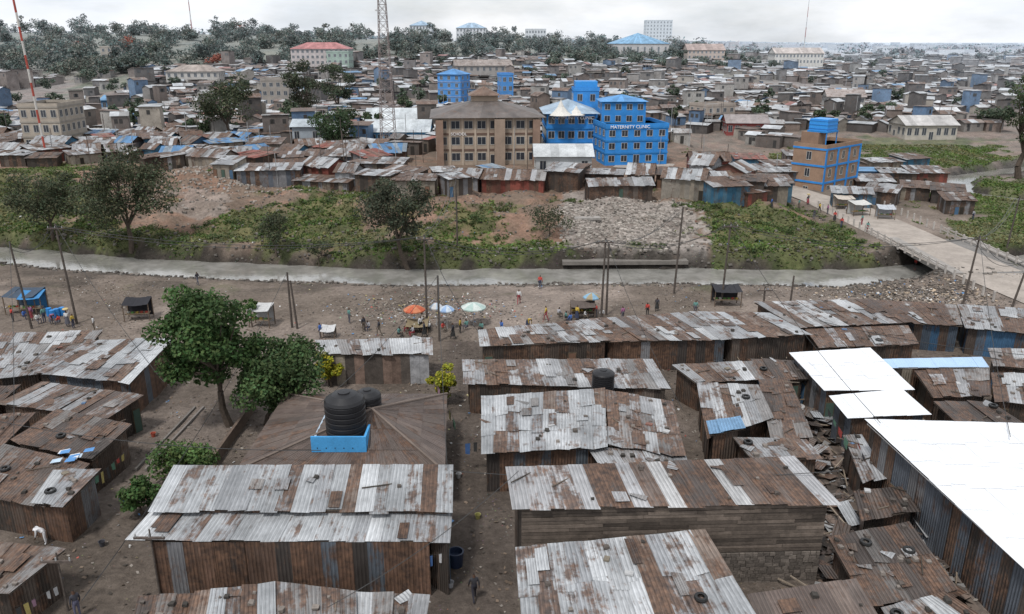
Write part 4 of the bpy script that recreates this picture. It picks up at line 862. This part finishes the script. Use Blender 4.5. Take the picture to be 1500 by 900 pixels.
for a,b in((0,1),(0,4),(4,6),(6,9),(9,10),(10,12),(6,8),(4,13),(10,11)): wire(mb,T[a]-np.array([0,0,.2]),T[b]-np.array([0,0,.2]),1.4); wire(mb,T[a]-np.array([.6,0,.3]),T[b]-np.array([.6,0,.3]),1.6)
wire(mb,W(-40,610,5),W(470,660,4.5),.7,.026); wire(mb,W(660,690,5),W(1230,690,5.8),.5,.024); wire(mb,W(480,890,4),W(760,690,6),.5,.022); wire(mb,T[4],W(700,485,3.5),.8); wire(mb,T[2],W(120,880,3),1.2,.024); wire(mb,W(1200,470,3.4),W(1500,520,4),.4,.028); wire(mb,T[5],W(655,690,5),.8,.024); wire(mb,T[0],W(240,560,3.5),.8,.026); wire(mb,T[6],W(1000,600,4),.8,.024); wire(mb,T[5],W(470,590,4.5),.8,.024); wire(mb,T[1],W(20,640,3.5),.8,.026); wire(mb,T[9],W(1290,620,5),1.,.026); wire(mb,T[10],W(1480,640,5),.8,.026)
mb.build('power_lines')
for (x0,yb,yt) in [(100,895,800),(235,875,765)]: pole(x0,yb,yt,r=.06,name='wooden_post')
mb=MB(); b=Gd(570,222); hT=46; col=hz((.24,.2,.19),190)
def leg(i,t): 
    w=1.7*(1-t)+.45*t; s=((-1,-1),(1,-1),(1,1),(-1,1))[i]; return np.array([b[0]+s[0]*w,b[1]+s[1]*w,b[2]+hT*t])
K=26
for i in range(4):
    for k in range(K):
        a0,a1=leg(i,k/K),leg(i,(k+1)/K); c0_,c1_=leg((i+1)%4,k/K),leg((i+1)%4,(k+1)/K)
        mb.tube(a0,a1,.09,.09,col,PL,4); mb.tube(a0,c1_,.045,.045,col,PL,3); mb.tube(c0_,a1,.045,.045,col,PL,3); mb.tube(a1,c1_,.045,.045,col,PL,3)
for q in(32,36,40): mb.box((b[0]+.9,b[1]-.6,b[2]+q),.35,.25,2.,.3,(.6,.6,.6),PL); mb.lathe((b[0]-1,b[1]-.5,b[2]+q-1.5),[(.5,0),(.55,.3),(0,.35)],(.6,.6,.6),PL,10)
mb.build('lattice_radio_tower')
mb=MB(); b=Gd(70,238); s=scale_at(b); hM=(238-20)/s/.97
for k in range(12): mb.tube((b[0]-.9*k/12,b[1],b[2]+hM*k/12),(b[0]-.9*(k+1)/12,b[1],b[2]+hM*(k+1)/12),.22,.21,(.38,.08,.06) if k%2 else (.55,.53,.5),PL,6)
mb.build('red_white_mast')
for (dist,px,ztop) in [(600,285,78),(700,1177,70)]:
    mb=MB(); x0=(px-750)*dist/F/1.05; z0=h1(x0,dist)
    for k in range(8): mb.tube((x0,dist,z0+(ztop-z0)*k/8),(x0,dist,z0+(ztop-z0)*(k+1)/8),.4*(1.2-k/9)*dist/600,.4*(1.2-(k+1)/9)*dist/600,hz((.4,.12,.1) if k%2 else (.6,.6,.6),dist),PL,4)
    mb.build('distant_mast')
mb=MB()
for i in range(260):
    p=Gd(R.uniform(0,1500),R.uniform(100,290))
    if p[1]<140 or (p[0]>62 and p[1]<232): continue
    d=math.hypot(p[0],p[1]); hp=R.uniform(5,8.5); mb.tube(p,p+np.array([R.uniform(-.2,.2),0,hp]),.06+d/7000,.05+d/8000,hz(R.choice([(.1,.08,.07),(.3,.3,.3)]),d),PL,4)
mb.build('settlement_poles')
# ================================================================== STREET OBJECTS
def umbrella(px,py,c1,c2,r=1.25,h=2.1):
    b=Gd(px,py); mb=MB(); mb.tube(b,b+np.array([0,0,h+.35]),.035,.03,(.4,.4,.4),PLS,6)
    n=16; mb.lathe((b[0],b[1],b[2]+h),[(r,-.12),(r,0),(r*.62,.26),(r*.25,.4),(0.01,.45),(0,.45)],c1,CL,n,wob=lambda i:c1 if (i//2)%2 else c2); mb.build('market_umbrella')
umbrella(608,482,(.42,.1,.05),(.46,.17,.09),1.1); umbrella(694,478,(.36,.46,.43),(.5,.55,.52),1.3); umbrella(655,482,(.25,.36,.54),(.46,.52,.58),.8); umbrella(866,462,(.3,.25,.16),(.2,.34,.46),.95); umbrella(640,478,(.5,.5,.5),(.35,.42,.5),.7)
def stall(name,px,py,w,d,h,c,yaw=0):
    b=Gd(px,py); g=Group(name); u=(math.cos(yaw),math.sin(yaw)); v=(-u[1],u[0])
    for a_ in(0,w-.08):
        for b_ in(0,d-.08): g['posts'].obox(b,u,v,a_,a_+.08,b_,b_+.08,-.2,h,(.15,.11,.08),WD)
    for i in range(5):
        x0,x1=w*i/5,w*(i+1)/5; s0,s1=[-.12*math.sin(math.pi*t)+(R.random()-.5)*.06 for t in(i/5,(i+1)/5)]; P=lambda a_,b_,c_:(b[0]+u[0]*a_+v[0]*b_,b[1]+u[1]*a_+v[1]*b_,b[2]+c_)
        g['tarpaulin'].add((P(x0,-.2,h+s0),P(x1,-.2,h+s1),P(x1,d+.1,h+.35+s1),P(x0,d+.1,h+.35+s0)),c,CL); g['tarpaulin'].add((P(x0,d,h+.3+s0),P(x1,d,h+.3+s1),P(x1,d,.2),P(x0,d,.2)),[k*.8 for k in c],CL)
    g['table'].obox(b,u,v,.1,w-.1,.2,1.,.7,.78,(.2,.15,.1),WD)
    for i in range(int(w*2)): rock(g['goods'],(b[0]+u[0]*(.3+i*.45),b[1]+u[1]*(.3+i*.45)+.5,b[2]+.8),.16,R.choice([(.35,.06,.04),(.4,.28,.06),(.1,.22,.06),(.45,.45,.4)]))
    g.finish()
stall('market_stall',8,462,3.4,2.4,2.1,(.05,.07,.1)); stall('market_stall',30,464,2.2,2,2.,(.05,.2,.42),.2); stall('market_stall',182,472,2.6,1.6,1.9,(.025,.025,.03),.15); stall('market_stall',1046,450,3,1.8,1.8,(.03,.03,.035)); stall('market_stall',595,490,2.2,1.2,.9,(.2,.16,.1)); stall('market_stall',365,480,2.2,1.6,1.9,(.45,.45,.45),-.1)
stall('market_stall',836,468,2.6,1.2,1.4,(.1,.08,.07)); stall('market_stall',1250,318,3,2,2,(.5,.5,.48),.2); stall('market_stall',1285,322,2.6,2,1.8,(.4,.42,.45),-.2); stall('market_stall',1225,308,3,2,1.9,(.45,.4,.35)); stall('market_stall',470,497,1.4,.9,.9,(.45,.45,.45))
for (x0,y0) in((73,463),(84,464),(92,462),(78,466)):
    p=Gd(x0,y0); mb=MB(); mb.lathe(p,[(.27,0),(.29,.04),(.29,.28),(.3,.3),(.29,.32),(.29,.6),(.3,.62),(.29,.64),(.28,.88),(.25,.9),(0.01,.89),(0,.89)],(.03,.2,.5),PLS,14); mb.build('blue_barrel')
mb=MB(); p=W(668,828,0); mb.lathe(p,[(.38,0),(.45,.9),(.47,.92),(.38,.93),(.35,.6),(0.01,.6),(0,.6)],(.02,.03,.06),PLS,18); mb.build('plastic_drum')
for (x0,y0,cc_) in [(640,640,(.05,.15,.35)),(700,760,(.3,.28,.1)),(672,700,(.4,.4,.4)),(180,735,(.05,.15,.35)),(225,640,(.35,.08,.05)),(690,580,(.4,.35,.1)),(150,800,(.06,.06,.07)),(735,600,(.1,.2,.3)),(660,860,(.4,.4,.42))]:
    p=W(x0,y0,h1(*W(x0,y0,0)[:2])); mb=MB(); mb.lathe(p,[(.13,0),(.18,.32),(.2,.33),(.17,.32),(.13,.08),(0.01,.08),(0,.08)],cc_,PLS,12); mb.build('plastic_bucket')
def washing(a,b,n,name='washing_line'):
    a=np.array(a);b=np.array(b); mb=MB(); wire(mb,a,b,.15,.012); u=(b-a)/np.linalg.norm(b-a); L=np.linalg.norm(b-a)
    for i in range(n):
        if R.random()<.25: continue
        t=(i+.5)/n*L; w=L/n*R.uniform(.2,.36); p=a+u*t-np.array([0,0,.13]); hh=R.uniform(.35,.85); c=R.choice([(.45,.45,.45),(.35,.06,.05),(.06,.13,.3),(.4,.33,.12),(.1,.2,.14),(.04,.04,.05),(.3,.18,.24),(.05,.05,.05)])
        o=np.array([0,R.uniform(-.08,.08),0]); mb.add((p-u*w,p+u*w,p+u*w*.8+o-np.array([0,0,hh]),p-u*w*.9+o-np.array([0,0,hh*R.uniform(.8,1.1)])),c,CL)
    mb.build(name)
washing(W(236,548,2.),W(262,520,2.),6); washing(W(120,712,2.),W(190,655,2.),9); washing(W(628,812,2.6),W(655,806,2.6),4); washing(W(20,890,1.9),W(85,855,1.9),6); washing(W(1190,560,2.6),W(1245,648,2.6),7); washing(W(640,560,2),W(668,620,2),5); washing(W(668,650,2.4),W(735,640,2.4),6); washing(W(1240,600,2.4),W(1275,690,2.4),6)
mb=MB(); p=W(98,672,2.95)
for k in range(9): 
    q=p+np.array([R.uniform(-.9,.9),R.uniform(-.7,.7),R.uniform(0,.12)]); mb.add((q,q+np.array([.6,.1,.05]),q+np.array([.55,.5,.12]),q+np.array([-.05,.4,.03])),R.choice([(.1,.25,.5),(.6,.62,.65),(.4,.5,.6)]),CL)
mb.build('laundry_pile')
# ================================================================== PEOPLE
def figure(name,base,yaw,pose,shirt,legs,skirt=False,hgt=1.7,skin=(.075,.04,.026)):
    co,fc,J=POSE[pose]; cols=[shirt,legs,skin,(.012,.01,.01),(.03,.025,.02)]; mb=MB(); k=hgt/1.72; cy,sy=math.cos(yaw),math.sin(yaw); B0=np.array(base)
    def tr(p): p=np.array(p)*k; return (B0[0]+p[0]*cy-p[1]*sy,B0[1]+p[0]*sy+p[1]*cy,B0[2]+p[2])
    tc=[tr(c) for c in co]
    for idx,rg in fc: mb.add([tc[i] for i in idx],cols[rg],SK)
    for s in(-1,1):
        hnd,dv=J[s]; side=np.array([0,1,0.]); side=side-dv*np.dot(side,dv); side/=np.linalg.norm(side)+1e-9
        for q,l in((-.027,.06),(-.009,.075),(.009,.07),(.027,.055)):
            p0=hnd+side*q; p1=p0+dv*l*.55; p2=p1+dv*l*.4+np.array([-s*.015,0,0]); mb.tube(tr(p0),tr(p1),.009*k,.008*k,skin,SK,4); mb.tube(tr(p1),tr(p2),.008*k,.006*k,skin,SK,4,True)
        p0=hnd-dv*.03+side*.03; mb.tube(tr(p0),tr(p0+side*.035+dv*.035),.011,.008,skin,SK,4,True)
    if skirt and pose!='sit':
        n=12
        for z0,r0,z1,r1 in((.98,.15,.7,.21),(.7,.21,.34,.26)):
            for i in range(n):
                t0,t1=2*math.pi*i/n,2*math.pi*(i+1)/n; mb.add([tr((r0*math.cos(t0),r0*.8*math.sin(t0),z0)),tr((r0*math.cos(t1),r0*.8*math.sin(t1),z0)),tr((r1*math.cos(t1),r1*.85*math.sin(t1),z1)),tr((r1*math.cos(t0),r1*.85*math.sin(t0),z1))],legs,CL)
    if pose=='carry': mb.lathe(tr((0,.04,1.72)),[(.16,0),(.3,.1),(.3,.14),(.24,.2),(.0,.24)],(.5,.4,.2),CL,12)
    mb.build(name)
PE=[(46,470,'stand'),(56,474,'sit'),(66,473,'stand'),(76,475,'bend'),(139,485,'stand'),(108,481,'stand'),(100,479,'carry'),(540,484,'sit'),(533,486,'stand'),(598,486,'sit'),(616,487,'stand'),(628,486,'sit'),(664,497,'walk'),(674,488,'stand'),(584,494,'sit'),(773,481,'bend'),(791,424,'stand'),(828,470,'sit'),(845,470,'stand'),(856,468,'sit'),(872,466,'stand'),(882,466,'sit'),(912,470,'stand'),(948,464,'stand'),(1352,385,'stand'),(1200,312,'walk'),(1212,314,'stand'),(1183,300,'carry'),(1425,322,'stand'),(470,496,'stand'),(1222,325,'walk'),(1262,330,'stand'),(1240,312,'sit'),(410,268,'stand'),(290,418,'walk'),(1340,395,'walk'),(706,486,'sit'),(735,492,'walk'),(1018,462,'stand'),
 (648,486,'sit'),(684,484,'sit'),(606,492,'sit'),(622,494,'walk'),(556,492,'walk'),(800,470,'walk'),(818,466,'sit'),(836,474,'sit'),(36,468,'sit'),(88,476,'sit'),(20,472,'stand'),(512,474,'stand'),(962,456,'walk'),(1232,334,'walk'),(1192,322,'stand'),(1170,306,'stand'),(1270,340,'walk'),(760,446,'walk'),(1130,305,'walk')]
SC=[(.5,.5,.5),(.4,.05,.04),(.05,.12,.35),(.04,.04,.05),(.45,.32,.06),(.1,.22,.2),(.3,.3,.32),(.3,.12,.22),(.04,.04,.05)]
for i,(x0,y0,ps) in enumerate(PE): figure('person',Gd(x0,y0),R.uniform(0,6.28),ps,R.choice(SC),R.choice([(.04,.05,.09),(.03,.03,.03),(.12,.1,.08),(.25,.05,.06),(.1,.1,.12)]),skirt=i%3==0,hgt=R.uniform(1.6,1.8))
figure('person',W(68,797,h1(-22,41)),2.,'bend',(.7,.7,.72),(.7,.7,.72)); figure('person',W(695,880,h1(-2,35)),.3,'walk',(.03,.03,.035),(.03,.03,.04)); figure('person',W(115,905,h1(-22,34)),1.,'stand',(.04,.04,.05),(.1,.1,.15)); figure('person',W(72,770,h1(-23,43)),1.,'walk',(.05,.05,.06),(.1,.08,.07))
# ================================================================== LIGHT, SKY, CAMERA
el,az=math.radians(60),math.radians(-150)
sv=Vector((math.cos(el)*math.sin(az),math.cos(el)*math.cos(az),math.sin(el)))
l=bpy.data.lights.new('sun','SUN'); l.energy=2.8; l.angle=math.radians(8); l.color=(1,.975,.94); o=bpy.data.objects.new('sun',l); o.rotation_euler=(-sv).to_track_quat('-Z','Y').to_euler(); link(o)
w=bpy.data.worlds.new('World'); bpy.context.scene.world=w; w.use_nodes=True; nt=w.node_tree; nt.nodes.clear()
def N(t,**k):
    n=nt.nodes.new(t)
    for a,b in k.items(): setattr(n,a,b)
    return n
sk=N('ShaderNodeTexSky',sky_type='NISHITA'); sk.sun_disc=False; sk.sun_elevation=el; sk.sun_rotation=az; sk.dust_density=2.
tc=N('ShaderNodeTexCoord'); mp=N('ShaderNodeMapping'); mp.inputs['Scale'].default_value=(1,1,3.5); nt.links.new(tc.outputs['Generated'],mp.inputs[0])
n=noise(nt,N,mp.outputs[0],2.6,7,.6); cf=mrange(nt,N,n,.36,.58,.6,1.)
n2=noise(nt,N,mp.outputs[0],5,5,.6); cc=mixc(nt,N,mrange(nt,N,n2,.35,.65,0,1),(8.4,8.9,9.6),(10.,10.1,10.3))
c=mixc(nt,N,cf,sk.outputs[0],cc); bg=N('ShaderNodeBackground'); bg.inputs[1].default_value=.105; nt.links.new(c,bg.inputs[0]); wo=N('ShaderNodeOutputWorld'); nt.links.new(bg.outputs[0],wo.inputs[0])
cam=bpy.data.cameras.new('camera'); cam.lens=28; cam.sensor_width=36; cam.clip_end=20000; cam.clip_start=.5; o=bpy.data.objects.new('camera',cam); o.location=(0,0,CZ); o.rotation_euler=(math.radians(90-18.5),0,0); link(o); bpy.context.scene.camera=o
sc=bpy.context.scene; sc.view_settings.view_transform='Standard'; sc.view_settings.look='None'; sc.view_settings.exposure=0
print('done',time.time()-T0)
